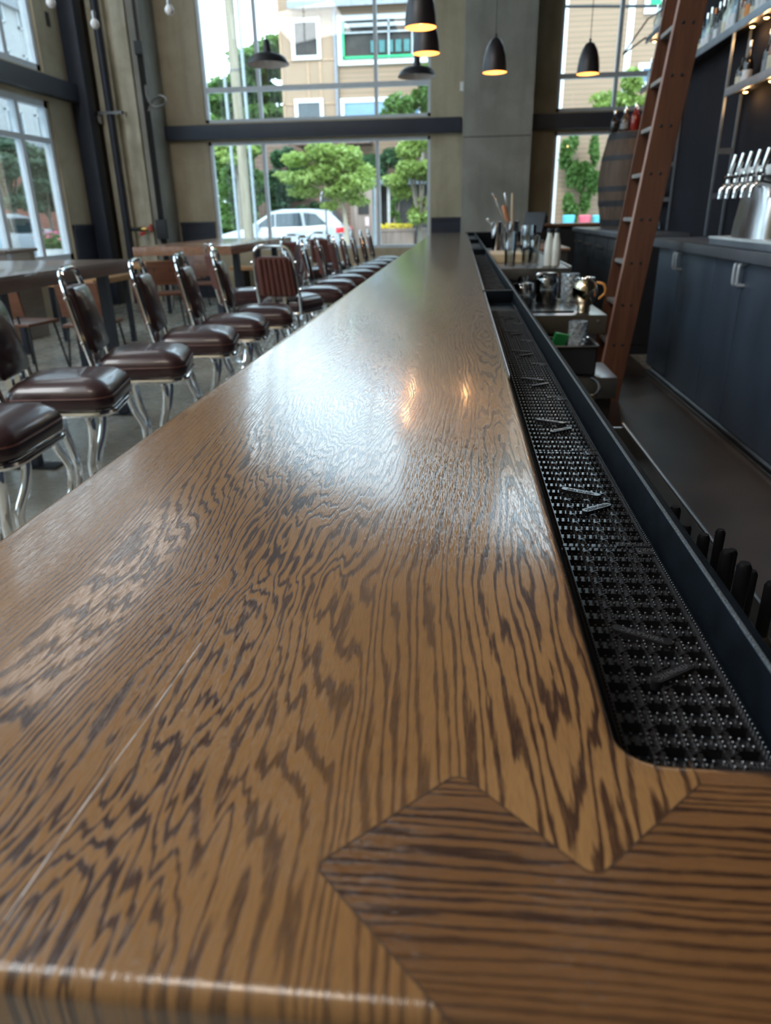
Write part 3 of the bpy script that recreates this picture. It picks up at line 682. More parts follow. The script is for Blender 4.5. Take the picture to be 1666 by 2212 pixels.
# beer tower
tp = aty(1618, 506, 5.0); tx = tp.x
t = thing('beer_tower', 'curved brushed steel beer tower with chrome tap handles on the drip tray', 'beer tower', (tx, 4.8, 1.166))
mb = MB(); sec = [(0.00, 1.166, 0.155, 0.135), (0.0, 1.25, 0.15, 0.13), (0.0, 1.35, 0.14, 0.12), (-0.02, 1.43, 0.12, 0.105), (-0.06, 1.485, 0.09, 0.085), (-0.10, 1.52, 0.05, 0.05)]
prv = None
for dx, z, ry, rx in sec:
    r_ = [mb.bm.verts.new((tx+dx*0.5+rx*math.copysign(abs(math.cos(a))**0.7, math.cos(a)), 4.8+ry*1.7*math.copysign(abs(math.sin(a))**0.7, math.sin(a)), z)) for a in [2*math.pi*j/24 for j in range(24)]]
    if prv:
        for j in range(24): mb.bm.faces.new((prv[j], prv[(j+1) % 24], r_[(j+1) % 24], r_[j]))
    prv = r_
mb.bm.faces.new(prv)
obj('column', mb, M_STEEL, t, w=True, smooth=60)
obj('cap', MB().box(tx-0.10, tx+0.06, 4.55, 5.05, 1.505, 1.56, 0.02), M_WHITE, t, w=True)
for j in range(5):
    yy = 5.06-j*0.13
    f = MB().tube([(tx-0.07, yy, 1.45), (tx-0.16, yy, 1.47), (tx-0.19, yy, 1.44), (tx-0.195, yy, 1.39)], [0.016, 0.018, 0.015, 0.011], 10).tube([(tx-0.155, yy, 1.46), (tx-0.150, yy, 1.53)], 0.017, 10)
    f.lathe([(0.02, 0), (0.026, 0.01), (0.02, 0.02)], (tx-0.155, yy, 1.50), 10)
    fo = obj('tap', f, M_CHROME, t, w=True)
    h = MB().tube([(tx-0.153, yy, 1.52), (tx-0.142, yy, 1.575), (tx-0.128, yy, 1.635)], [0.011, 0.014, 0.017], 10)
    off = t.location; ho = obj('tap_handle', h, M_CHROME, t, w=True); ho.parent = fo
# far counter and its black cabinets
t = thing('far_back_counter', 'dark far counter with black drawer fronts beyond the wooden ladder', 'counter', (2.0, 9.0, 0))
obj('carcass', MB().box(1.66, 2.24, 7.75, 9.95, 0.0, 1.07), M_BLACK, t, w=True)
obj('worktop', MB().box(1.60, 2.24, 7.70, 9.80, 1.07, 1.115, 0.004).box(1.60, 2.9, 10.02, 11.2, 1.07, 1.115, 0.004).box(1.60, 2.24, 9.80, 10.02, 1.07, 1.115), M_CTOP, t, w=True)
obj('end_carcass', MB().box(1.66, 2.9, 10.02, 11.2, 0, 1.07), M_BLACK, t, w=True)
for i in range(4):
    y0 = 7.85+i*0.82
    d = obj('drawer_front', MB().box(1.64, 1.66, y0, y0+0.78, 0.78, 1.04, 0.003), M_BLACK, t, w=True)
    h = obj('bar_pull', MB().box(1.605, 1.625, y0+0.22, y0+0.56, 0.93, 0.96, 0.003).box(1.62, 1.64, y0+0.24, y0+0.26, 0.935, 0.955).box(1.62, 1.64, y0+0.52, y0+0.54, 0.935, 0.955), M_STEEL, t, w=True)
    h.parent = d
# refrigerator-dark side panel between the two runs
tag(obj('back_bar_cooler', MB().box(1.50, 2.24, 7.35, 7.68, 0, 1.06, 0.004).box(1.52, 2.22, 7.34, 7.35, 0.10, 1.02), M_BLACK), 'black end panelled cooler in the gap behind the ladder', 'cooler')

# tall bottle shelves
SX = 2.10
def shelf(name, y0, y1, z, label):
    t = thing(name, label, 'shelf', (SX+0.07, (y0+y1)/2, z))
    obj('board', MB().box(SX+0.005, 2.25, y0, y1, z-0.012, z), M_BLACK, t, w=True)
    obj('front_rail', MB().box(SX-0.005, SX+0.015, y0, y1, z-0.030, z+0.030, 0.002), M_SHELF, t, w=True)
    return t
shelf('bottle_shelf', 3.5, 9.98, 2.63, 'long grey steel bottle shelf running behind the ladder')
shelf('bottle_shelf', 3.5, 6.80, 2.19, 'lower grey steel bottle shelf at the right edge')
shelf('bottle_shelf', 8.95, 9.98, 3.14, 'highest grey steel bottle shelf at the far end, left of the ladder')
def upright(y, label, x1=2.24):
    t = thing('steel_rack', label, 'shelf frame', (SX, y, 1.115))
    for x in (SX-0.002, x1-0.02): obj('post', MB().box(x, x+0.018, y-0.009, y+0.009, 1.116, 4.6), M_SHELF, t, w=True)
    for z in (1.43, 1.77): obj('rung', MB().box(SX+0.016, x1-0.02, y-0.009, y+0.009, z-0.022, z+0.022), M_SHELF, t, w=True)
    return t
upright(6.82, 'grey steel ladder-like shelf frame standing right of the dark panel'); upright(8.55, 'grey steel shelf frame half hidden behind the wooden ladder')
upright(4.6, 'grey steel shelf frame nearest the right edge above the taps')
t = thing('shelf_bracket', 'slanted black metal rack arm at the far shelf end by the window', 'bracket', (2.0, 9.98, 3.1))
obj('arm', MB().tube([(SX, 10.0, 3.18), (1.86, 10.02, 3.02)], 0.010, 6).tube([(SX, 9.98, 3.36), (1.86, 10.02, 3.02)], 0.010, 6).tube([(SX, 9.3, 3.30), (SX, 9.98, 3.36)], 0.008, 6), M_BLACK, t, w=True)

# shelf lights
M_LAMP = mat('warm_puck_light', (1.0, 0.6, 0.25), 0.4, emit=(1.0, 0.50, 0.16), es=14.0)
LP = [(2.63, y) for y in (5.6, 5.95, 6.35, 6.62, 9.35, 9.85)]+[(2.19, y) for y in (5.35, 6.05, 6.55)]+[(3.14, y) for y in (9.2, 9.85)]
for i, (z, y) in enumerate(LP):
    t = thing('puck_light', 'small warm light under the %s, %s from the near end' % ({2.63: 'long bottle shelf', 2.19: 'lower bottle shelf', 3.14: 'highest bottle shelf'}[z], ORD[[q for q in LP if q[0] == z].index((z, y))]), 'shelf light', (SX+0.07, y, z-0.02), 0, 'warm lights under the bottle shelves')
    obj('housing', MB().lathe([(0.024, -0.012), (0.024, 0.008)], (0, 0, 0), 12), M_BLACK, t)
    obj('lens', MB().lathe([(0.0, -0.020), (0.012, -0.018), (0.018, -0.012)], (0, 0, 0), 12, cap=False), M_LAMP, t)
    if y > 5.5:
        l = bpy.data.lights.new('puck_glow', 'POINT'); l.energy = 0.9; l.color = (1, 0.55, 0.22); l.shadow_soft_size = 0.02
        lo = bpy.data.objects.new('puck_glow', l); COL.objects.link(lo); lo.parent = t; lo.location = (0, 0, -0.05)

# bottles
BG = {'clear': glass('clear_bottle_glass', (0.80, 0.88, 0.88), 2.2), 'amber': mat('amber_liquor', (0.30, 0.09, 0.02), 0.08, 0, 0.3, 9, 0.8), 'green': mat('green_bottle', (0.03, 0.09, 0.04), 0.08, 0, 0.2, 9, 0.8),
      'red': mat('red_liquor', (0.25, 0.02, 0.015), 0.08, 0, 0.3, 9, 0.8), 'dark': mat('dark_bottle', (0.015, 0.012, 0.012), 0.08, 0, 0.2, 9, 0.8), 'pale': mat('pale_liquor', (0.50, 0.58, 0.52), 0.10, 0, 0.25, 14, 0.8),
      'blue': mat('blue_tinted_bottle', (0.20, 0.32, 0.42), 0.10, 0, 0.25, 14, 0.8)}
LBL = {'cream': mat('cream_label', (0.62, 0.56, 0.42), 0.6, 0, 0.15, 30), 'white': mat('white_label', (0.68, 0.68, 0.70), 0.6, 0, 0.15, 30), 'orange': mat('orange_label', (0.62, 0.22, 0.05), 0.6, 0, 0.15, 30), 'grey': mat('grey_label', (0.25, 0.26, 0.28), 0.6, 0, 0.2, 30)}
CAPM = {'black': M_BLACK, 'silver': M_CHROME, 'orange': mat('copper_foil', (0.50, 0.18, 0.07), 0.4, 0.5)}
cache = {}
def bottle(x, y, z, h, r, body, lab, cap, label, group, name='liquor_bottle', neck=0.32, round_sh=0.06):
    key = (body, lab, cap, round(h, 3), round(r, 3), neck)
    if key in cache: return dup(cache[key], (x, y, z), random.uniform(-0.5, 0.5), label, group)
    t = thing(name, label, 'bottle', (x, y, z), 0, group)
    s0 = h*(1-neck)-round_sh
    obj('glass_body', MB().lathe([(r*0.9, 0), (r, 0.006), (r, s0), (r*0.92, s0+round_sh*0.35), (r*0.55, s0+round_sh*0.8), (r*0.36, s0+round_sh), (r*0.33, h*0.93)], n=16), BG[body], t, smooth=50)
    obj('cap', MB().lathe([(r*0.40, h*0.86), (r*0.42, h*0.90), (r*0.40, h), (0, h)], n=12, cap=False), CAPM[cap], t)
    if lab: obj('label', MB().lathe([(r*1.012, s0*0.22), (r*1.012, s0*0.78)], n=16, cap=False), LBL[lab], t)
    cache[key] = t; return t
kinds = [(0.27, 0.036, 'dark', 'cream', 'black'), (0.31, 0.040, 'blue', 'white', 'silver'), (0.33, 0.038, 'pale', 'white', 'silver'), (0.30, 0.036, 'clear', 'grey', 'orange'), (0.32, 0.034, 'clear', 'white', 'silver'),
         (0.31, 0.037, 'dark', 'grey', 'silver'), (0.33, 0.036, 'pale', 'cream', 'silver'), (0.36, 0.037, 'pale', 'white', 'silver'), (0.36, 0.036, 'blue', 'white', 'silver'), (0.37, 0.038, 'pale', 'grey', 'orange'), (0.33, 0.040, 'amber', 'cream', 'orange'), (0.34, 0.038, 'dark', 'orange', 'silver')]
words = {'dark': 'dark', 'blue': 'blue tinted', 'pale': 'pale clear', 'clear': 'clear', 'amber': 'amber', 'red': 'red', 'green': 'green'}
yy = 7.92
for i in range(18):
    h, r, bd, lb, cp_ = kinds[i % 12]
    bottle(SX+0.07, yy, 2.631, h, r, bd, lb, cp_, '%s bottle with %s label on the long shelf, %s from the ladder' % (words[bd], lb, ORD[i]), 'bottles on the long shelf'); yy -= 0.108
for i in range(4):
    h, r, bd, lb, cp_ = kinds[(i*5+1) % 12]
    bottle(SX+0.07, 9.86-i*0.17, 2.631, h, r, bd, lb, cp_, '%s bottle on the long shelf left of the ladder, %s from the window' % (words[bd], ORD[i]), 'bottles on the long shelf, far end')
    h, r, bd, lb, cp_ = kinds[(i*3+4) % 12]
    bottle(SX+0.07, 9.84-i*0.16, 3.141, h, r, bd, lb, cp_, '%s bottle on the highest shelf, %s from the window' % (words[bd], ORD[i]), 'bottles on the highest shelf')
bottle(SX+0.07, 6.70, 2.191, 0.22, 0.042, 'dark', 'cream', 'black', 'squat dark bottle with cream label inside the shelf frame', 'bottles on the lower shelf', neck=0.2)
bottle(SX+0.07, 6.58, 2.191, 0.31, 0.036, 'dark', 'white', 'silver', 'tall dark bottle beside the squat one on the lower shelf', 'bottles on the lower shelf')
for i, (y, k) in enumerate([(6.18, 5), (6.08, 10), (5.98, 1), (5.88, 8), (5.78, 3)]):
    h, r, bd, lb, cp_ = kinds[k]; bottle(SX+0.07, y, 2.191, h, r, bd, lb, cp_, '%s bottle with %s label on the lower shelf, %s right of the frame' % (words[bd], lb, ORD[i]), 'bottles on the lower shelf')
# glasses stacked behind the ladder
for i, (y, z) in enumerate([(8.75, 1.45), (8.86, 1.45), (8.97, 1.45), (8.70, 1.118), (8.84, 1.118), (8.98, 1.118)]):
    o = obj('stemless_glass', MB().lathe([(0.028, 0), (0.036, 0.02), (0.037, 0.06), (0.032, 0.09), (0.030, 0.09), (0.034, 0.06), (0.033, 0.02), (0.0, 0.008)], (SX+0.07, y, z), 14, cap=False), M_CUP, smooth=60)
    tag(o, 'upturned glass %s, %s from the dark panel' % ('on the small shelf behind the ladder' if z > 1.2 else 'on the counter behind the ladder', ORD[i % 3]), 'glass', 'glasses behind the ladder')
shelf('glass_shelf', 8.60, 9.9, 1.44, 'small grey steel glass shelf behind the ladder above the far counter')

# wooden library ladder
t = thing('library_ladder', 'red-brown wooden ladder with bolted steps leaning against the back bar shelves', 'ladder', (1.05, 5.4, 0))
def lx(z): return 1.045+0.108*z
for yb in (5.40, 5.82):
    mb = MB(); w_ = 0.168
    a = [mb.bm.verts.new(p) for p in ((lx(0), yb, 0), (lx(0)+w_, yb, 0), (lx(0)+w_, yb+0.028, 0), (lx(0), yb+0.028, 0))]
    c = [mb.bm.verts.new(p) for p in ((lx(4.2), yb, 4.2), (lx(4.2)+w_, yb, 4.2), (lx(4.2)+w_, yb+0.028, 4.2), (lx(4.2), yb+0.028, 4.2))]
    for j in range(4): mb.bm.faces.new((a[j], a[(j+1) % 4], c[(j+1) % 4], c[j]))
    mb.bm.faces.new(a[::-1]); mb.bm.faces.new(c)
    bmesh.ops.bevel(mb.bm, geom=list(mb.bm.edges), offset=0.003, segments=2, affect='EDGES')
    st = obj('side_rail', mb, M_LADD, t, w=True)
    if yb < 5.6:
        for i in range(12):
            z = 0.425+i*0.283
            for dx in (0.045, 0.105):
                bo = obj('bolt', MB().lathe([(0.010, 0), (0.010, 0.004), (0.004, 0.007)], (lx(z)+dx, yb, z), 8, Matrix.Rotation(R(90), 3, 'X')), M_BLACK, t, w=True)
        obj('edge_band', MB().tube([(lx(0.0)-0.001, yb+0.014, 0.02), (lx(4.2)-0.001, yb+0.014, 4.18)], 0.011, 4), plank_wood('pale_worn_edge', (0.24, 0.12, 0.09), (0.36, 0.21, 0.16), 'Z'), t, w=True)
for i in range(12):
    z = 0.425+i*0.283
    obj('step', MB().box(lx(z)+0.012, lx(z)+0.155, 5.429, 5.819, z-0.014, z+0.012, 0.003), mat('grey_worn_step', (0.20, 0.19, 0.18), 0.5), t, w=True)

# barrel and amber bottles
bx_, by_ = 2.22, 10.55
t = thing('oak_barrel', 'weathered oak barrel standing on the far counter by the window', 'barrel', (bx_, by_, 1.116))
prof = [(0.335, 0), (0.36, 0.12), (0.395, 0.30), (0.415, 0.48), (0.42, 0.58), (0.415, 0.68), (0.395, 0.86), (0.355, 1.04), (0.325, 1.13)]
st = MB().lathe(prof, (0, 0, 0), 30); obj('staves', st, M_BARREL, t, smooth=20)
for z0, z1, r0, r1 in ((0.02, 0.10, 0.345, 0.362), (0.26, 0.33, 0.392, 0.404), (0.44, 0.50, 0.416, 0.420), (0.80, 0.86, 0.406, 0.398), (1.04, 1.12, 0.360, 0.332)):
    obj('hoop', MB().lathe([(r0, z0), (r1, z1)], n=30, cap=False), M_HOOP, t)
for i, (dx, dy, k, h) in enumerate([(-0.25, -0.10, 'dark', 0.24), (-0.15, -0.20, 'clear', 0.24), (-0.04, -0.24, 'red', 0.30), (0.08, -0.22, 'amber', 0.29), (0.18, -0.12, 'dark', 0.31), (-0.10, 0.0, 'amber', 0.30), (0.04, 0.02, 'red', 0.31), (0.16, 0.10, 'dark', 0.30)]):
    bottle(bx_+dx*1.05-0.04, by_+dy, 2.247, h, 0.052, k, None if k != 'clear' else 'grey', 'silver', '%s bottle with silver stopper on the barrel top, %s' % (words[k], ['leftmost', 'second from left', 'front centre', 'front right of centre', 'right front', 'back left', 'back centre', 'back right'][i]), 'bottles on the barrel', neck=0.30)
# ledge under the right window
t = thing('window_ledge', 'reddish wooden ledge shelf beneath the right window', 'ledge', (2.0, 12.7, 1.1))
obj('ledge_top', MB().box(1.16, 4.15, 12.45, 12.93, 1.11, 1.15, 0.004), M_LEDGE, t, w=True)
obj('ledge_front', MB().box(1.25, 4.1, 12.55, 12.9, 0.0, 1.11), M_BLACK, t, w=True)

# ================================================================ UNDERBAR
def glassware(name, prof, p, m, label, cat, group=None, n=20, smooth=60):
    o = obj(name, MB().lathe(prof, (0, 0, 0), n, cap=False), m, None, smooth=smooth); o.location = p; return tag(o, label, cat, group)
# station A: far tray, z .98
ZA = 0.98
t = thing('underbar_drainboard', 'dark steel underbar shelf with cutting board and bar tools, farthest station', 'shelf', (0.5, 6.4, 0.0))
obj('top', MB().box(0.22, 0.75, 5.18, 8.2, ZA-0.012, ZA, 0.002), M_STEELD, t, w=True)
obj('front_apron', MB().box(0.22, 0.75, 5.165, 5.18, ZA-0.075, ZA, 0.002), M_STEELD, t, w=True)
obj('side_rim', MB().box(0.742, 0.757, 5.17, 8.2, ZA-0.02, ZA+0.012, 0.003), M_STEEL, t, w=True)
obj('cabinet_base', MB().box(0.22, 0.72, 5.5, 8.2, 0, ZA-0.08), M_STEELD, t, w=True)
tag(obj('cutting_board', MB().box(0.225, 0.585, 5.75, 6.35, ZA+0.001, ZA+0.062, 0.004), plank_wood('maple_board', (0.50, 0.36, 0.20), (0.66, 0.52, 0.33), 'X', 0.5)), 'thick maple cutting board lying on the far underbar shelf', 'cutting board')
def stand(px, pyb, z): return atz(px, pyb, z)
# tin cups behind the board
for i, (px, pyt, pyb, rp) in enumerate([(1072, 489, 543, 11), (1087, 494, 541, 9), (1105, 488, 542, 13)]):
    p = stand(px, pyb, ZA); d = p.y; s = d/1530.0; h = (pyb-pyt)*s*1.02; r = rp*s
    o = glassware('mixing_tin', [(r*0.78, 0), (r*0.8, 0.002), (r, h), (r*0.95, h), (r*0.75, 0.006), (0, 0.006)], (p.x, p.y, ZA+0.001), M_CHROME, 'polished mixing tin behind the cutting board, %s' % ['leftmost of three', 'narrow middle one', 'holding the muddler'][i], 'mixing tin', 'mixing tins')
tin3 = stand(1105, 542, ZA)
def stick(name, a, bpx, r, m, label, cat, n=8, tipr=None, y=None):
    p0 = aty(a[0], a[1], y); p1 = aty(bpx[0], bpx[1], y)
    d = p1-p0; rs = [r*0.7, r, r*1.05, r*0.9, r*0.5] if tipr is None else [r, r, r, tipr, tipr*0.6]
    return tag(obj(name, MB().tube([p0+d*f for f in (0, 0.25, 0.6, 0.93, 1.0)], rs, n), m, smooth=60), label, cat)
YT = tin3.y
stick('muddler', (1104, 500), (1087, 443), 0.024, plank_wood('muddler_wood', (0.30, 0.13, 0.06), (0.42, 0.20, 0.10), 'Z'), 'brown wooden muddler leaning out of the mixing tin', 'muddler', 10, y=YT)
stick('bar_spoon', (1098, 498), (1064, 417), 0.0035, M_CHROME, 'thin metal bar spoon leaning left out of the tins', 'bar spoon', tipr=0.014, y=YT)
stick('bar_spoon', (1104, 496), (1091, 416), 0.006, M_CHROME, 'twisted metal bar spoon standing upright beside the muddler', 'bar spoon', tipr=0.014, y=YT+0.02)
stick('wooden_stick', (1106, 496), (1107, 417), 0.010, plank_wood('pale_stick', (0.50, 0.38, 0.24), (0.62, 0.50, 0.34), 'Z'), 'pale wooden stir stick standing in the tin', 'stick', y=YT-0.02)
stick('bar_spoon', (1072, 500), (1052, 472), 0.004, M_CHROME, 'short metal spoon leaning from the leftmost tin', 'bar spoon', tipr=0.012, y=YT)
# pint glasses in front of the board
def ring_glass(px, pyb, pyt, rp, z, name, label, cat, group, taper=0.82, m=None, facets=20):
    p = stand(px, pyb, z); s = p.y/1530.0*1.04; h = (pyb-pyt)*s; r = rp*s
    return glassware(name, [(r*taper, 0), (r*taper*1.02, 0.012), (r, h), (r*0.94, h), (r*taper*0.93, 0.02), (0, 0.018)], (p.x, p.y, z+0.001), m or M_CUP, label, cat, group, facets, 60 if facets > 14 else 10)
ring_glass(1101, 574, 513, 12, ZA, 'pint_glass', 'tall clear pint glass standing in front of the cutting board', 'glass', 'glasses in front of the board')
ring_glass(1137, 574, 519, 10, ZA, 'rocks_glass', 'clear faceted glass in front of the board, left of the milk bottles', 'glass', 'glasses in front of the board', 0.85, None, 10)
ring_glass(1153, 574, 519, 10, ZA, 'rocks_glass', 'clear faceted glass touching the milk bottles', 'glass', 'glasses in front of the board', 0.85, None, 10)
ring_glass(1140, 546, 497, 14, ZA+0.062, 'storage_jar', 'tall clear jar standing on the cutting board', 'jar', None, 1.0)
for i, (px, pyt) in enumerate([(1184, 503), (1199, 504)]):
    p = stand(px, 574, ZA); h = 0.245
    t = thing('milk_bottle', ['white milk bottle with black cap, left of the pair', 'white milk bottle with black cap, right of the pair'][i], 'bottle', (p.x, p.y, ZA+0.001), 0, 'milk bottles')
    obj('glass_body', MB().lathe([(0.030, 0), (0.033, 0.006), (0.033, 0.12), (0.028, 0.16), (0.018, 0.20), (0.016, 0.225)], n=18), mat('milk', (0.66, 0.66, 0.60), 0.3), t, smooth=60)
    obj('cap', MB().lathe([(0.020, 0.218), (0.020, 0.245), (0, 0.246)], n=14, cap=False), M_BLACK, t)
# dark screen on a stand past the tins
t = thing('order_screen', 'black point of sale screen seen edge-on beyond the tins', 'screen', (0.93, 10.2, 1.0))
obj('screen_panel', MB().obox((0.96, 10.2, 1.20), (0.30, 0.03, 0.26), (R(-20), 0, R(-35)), 0.004), M_BLACK, t, w=True)
obj('screen_stand', MB().tube([(0.96, 10.22, 0.99), (0.96, 10.22, 1.15)], 0.03, 8).box(0.88, 1.04, 10.14, 10.32, 0.982, 0.995), M_BLACK, t, w=True)
t = thing('service_cart', 'dark utility stand with a timber top holding a small glass, mid aisle', 'cart', (0.98, 9.2, 0.0))
obj('frame', MB().box(0.78, 1.20, 8.6, 10.45, 0.0, 0.93).box(0.86, 1.10, 10.05, 10.4, 0.95, 0.981), M_STEELD, t, w=True)
obj('timber_top', MB().box(0.76, 1.22, 8.55, 10.5, 0.93, 0.955, 0.003), M_LEDGE, t, w=True)
glassware('small_glass', [(0.022, 0), (0.026, 0.004), (0.03, 0.09), (0.027, 0.09), (0.022, 0.01), (0, 0.01)], (1.10, 8.7, 0.956), M_CUP, 'small glass on the timber topped stand in the aisle', 'glass')
# station B: steel glass shelf with jars
ZB = 0.847
t = thing('glass_rail', 'brushed steel underbar shelf holding glass jars and a metal pot', 'shelf', (0.5, 4.1, 0.0))
obj('top', MB().box(0.22, 0.75, 3.80, 4.55, ZB-0.010, ZB, 0.002), M_STEEL, t, w=True)
ap = obj('front_apron', MB().box(0.22, 0.75, 3.785, 3.80, ZB-0.092, ZB, 0.002), mat('brown_tinted_steel', (0.13, 0.105, 0.08), 0.35, 0.7), t, w=True)
k_ = obj('screw', MB().lathe([(0.008, 0), (0.008, 0.003), (0.003, 0.004)], (0.705, 3.785, ZB-0.03), 10, Matrix.Rotation(R(90), 3, 'X')), M_STEEL, t, w=True); k_.parent = ap
obj('cabinet_base', MB().box(0.22, 0.70, 4.0, 4.55, 0, ZB-0.10), M_BLACK, t, w=True)
tag(obj('bar_drain_mat', MB().box(0.30, 0.60, 3.90, 4.40, ZB+0.001, ZB+0.010, 0.002), M_RUBBER), 'black mat under the jars on the steel shelf', 'mat')
ZBm = ZB+0.0105
def jarp(px, pyb): p = atz(px, pyb, ZBm); return p
p = atz(1130, 660, ZBm)
t = thing('storage_jar', 'round glass jar with brown contents nearest the rail on the steel shelf', 'jar', (p.x, p.y, ZBm))
def jar(t, r, h, fill):
    obj('glass_body', MB().lathe([(r*0.9, 0), (r, 0.006), (r, h*0.85), (r*0.88, h*0.93), (r*0.95, h*0.94), (r*0.95, h), (r*0.90, h), (r*0.84, h*0.92), (r*0.94, h*0.84), (r*0.94, 0.008), (0, 0.008)], n=22, cap=False), M_CUP, t, smooth=60)
    obj('contents', MB().lathe([(r*0.90, 0.010), (r*0.90, h*0.42), (r*0.6, h*0.5), (0, h*0.46)], n=18, cap=False), mat('brown_syrup', (0.07, 0.035, 0.018), 0.3, 0, 0.5, 60), t, smooth=60)
    obj('rim', MB().tube([(r*0.97*math.cos(a*R(15)), r*0.97*math.sin(a*R(15)), h) for a in range(24)], r*0.06, 6, True), M_CUP, t)
jar(t, 0.055, 0.115, 0)
p = atz(1180, 655, ZBm)
t = thing('storage_jar', 'larger lidded glass jar with brown contents in the middle of the steel shelf', 'jar', (p.x, p.y, ZBm)); jar(t, 0.062, 0.150, 0)
obj('lid', MB().lathe([(0.060, 0.150), (0.066, 0.154), (0.060, 0.164), (0, 0.166)], n=22, cap=False), M_CUP, t, smooth=60)
p = atz(1138, 640, ZBm+0.0)
glassware('stemless_glass', [(0.030, 0.0), (0.040, 0.02), (0.043, 0.05), (0.033, 0.10), (0.031, 0.10), (0.040, 0.05), (0.037, 0.02), (0, 0.006)], (p.x-0.005, p.y+0.22, ZB+0.0105), M_CUP, 'tapered clear glass behind the jars on the steel shelf', 'glass')
M_CRYS = mat('cut_crystal', (0.55, 0.60, 0.66), 0.12, 0.55, 0.6, 90)
def cut_glass(p, r, h, label, group, name='mixing_glass', pourer=False):
    mb = MB(); rows, cols = 9, 18; V = []
    for i in range(rows):
        z = h*i/(rows-1); V.append([mb.bm.verts.new((r*(0.93+0.07*i/(rows-1))*(1.0 if (i+j) % 2 else 0.93)*math.cos(2*math.pi*j/cols), r*(0.93+0.07*i/(rows-1))*(1.0 if (i+j) % 2 else 0.93)*math.sin(2*math.pi*j/cols), z)) for j in range(cols)])
    for i in range(rows-1):
        for j in range(cols):
            a, b, c, d = V[i][j], V[i][(j+1) % cols], V[i+1][(j+1) % cols], V[i+1][j]
            if (i+j) % 2: mb.bm.faces.new((a, b, c)); mb.bm.faces.new((a, c, d))
            else: mb.bm.faces.new((a, b, d)); mb.bm.faces.new((b, c, d))
    mb.bm.faces.new(V[0][::-1])
    mb.lathe([(0, 0.012), (r*0.82, 0.012), (r*0.88, h)], n=18, cap=False)
    o = obj(name, mb, M_CRYS, None, smooth=0); o.location = p; return tag(o, label, 'mixing glass', group)
p = atz(1240, 655, ZB); p = atz(1232, 652, ZB); cut_glass((p.x-0.005, p.y+0.03, ZB+0.001), 0.052, 0.155, 'diamond cut mixing glass on the steel shelf beside the metal pot', 'cut mixing glasses')
# gold tinted pot with handle
p = atz(1262, 676, ZB); px_, py_ = p.x, p.y+0.03
t = thing('coffee_server', 'round gold tinted metal pot with a handle at the shelf corner', 'pot', (px_, py_, ZB+0.001))
mg = mat('gold_mirror', (0.50, 0.42, 0.30), 0.06, 1.0, 0.1)
obj('belly', MB().lathe([(0.030, 0.0), (0.034, 0.01), (0.032, 0.03), (0.050, 0.05), (0.064, 0.085), (0.066, 0.11), (0.058, 0.14), (0.042, 0.160), (0.046, 0.170), (0.042, 0.170), (0.038, 0.158)], n=28, cap=False), mg, t, smooth=70)
obj('handle', MB().tube(spline([(0.050, -0.03, 0.15), (0.085, -0.045, 0.14), (0.092, -0.05, 0.10), (0.066, -0.04, 0.07)], 5), 0.007, 8), mat('amber_handle', (0.60, 0.25, 0.06), 0.2, 0.3), t, smooth=60)
obj('rim', MB().tube([(0.045*math.cos(a*R(15)), 0.045*math.sin(a*R(15)), 0.170) for a in range(24)], 0.004, 6, True), M_CHROME, t)
# station C: garnish bin, crystal, steel ledge
ZC_ = 0.611
t = thing('underbar_sink', 'stainless underbar sink ledge at the foot of the ladder', 'sink', (0.5, 3.0, 0.0))
obj('ledge', MB().box(0.60, 0.75, 3.41, 3.78, ZC_-0.008, ZC_, 0.002).box(0.22, 0.66, 3.41, 3.44, ZC_-0.008, ZC_, 0.002), M_STEEL, t, w=True)
obj('front_apron', MB().box(0.22, 0.75, 3.40, 3.41, ZC_-0.10, ZC_, 0.002).box(0.742, 0.75, 3.41, 3.78, ZC_-0.10, ZC_-0.008), M_STEELD, t, w=True)
obj('basin', MB().box(0.22, 0.60, 2.2, 3.39, 0.30, 0.31).box(0.22, 0.23, 2.2, 3.39, 0.30, 0.62).box(0.59, 0.60, 2.2, 3.39, 0.30, 0.50), M_STEELD, t, w=True)
obj('cabinet_base', MB().box(0.22, 0.735, 3.43, 3.76, 0, ZC_-0.11), mat('dark_bronze_cabinet', (0.030, 0.025, 0.022), 0.4, 0.3), t, w=True)
p = atz(1262, 800, ZC_)
ZC_ += 0.001
t = thing('garnish_bin', 'open black plastic bin holding crystal and green packets', 'bin', (0.50, 3.58, ZC_))
x0, x1, y0, y1, hb = 0.40, 0.655, 3.46, 3.72, 0.135
bn = MB().box(x0, x1, y0, y0+0.005, ZC_, ZC_+hb).box(x0, x1, y1-0.005, y1, ZC_, ZC_+hb).box(x0, x0+0.005, y0, y1, ZC_, ZC_+hb).box(x1-0.005, x1, y0, y1, ZC_, ZC_+hb).box(x0, x1, y0, y1, ZC_, ZC_+0.004)
obj('bin_walls', bn, M_BLACK, t, w=True)
rp_ = roundpoly([(x0-0.006, y0-0.006), (x1+0.006, y0-0.006), (x1+0.006, y1+0.006), (x0-0.006, y1+0.006)], 0.02, 4)
obj('bin_rim', MB().tube([(x, y, ZC_+hb) for x, y in rp_], 0.004, 6, True), M_STEEL, t, w=True)
cut_glass((0.570, 3.54, ZC_+0.005), 0.046, 0.235, 'diamond cut mixing glass standing in the black bin', 'cut mixing glasses')
tag(obj('green_packet', MB().obox((0.470, 3.535, ZC_+0.100), (0.07, 0.015, 0.18), (R(15), R(12), R(20)), 0.003), mat('green_foil', (0.03, 0.30, 0.08), 0.3)), 'bright green packet leaning in the black bin', 'packet')
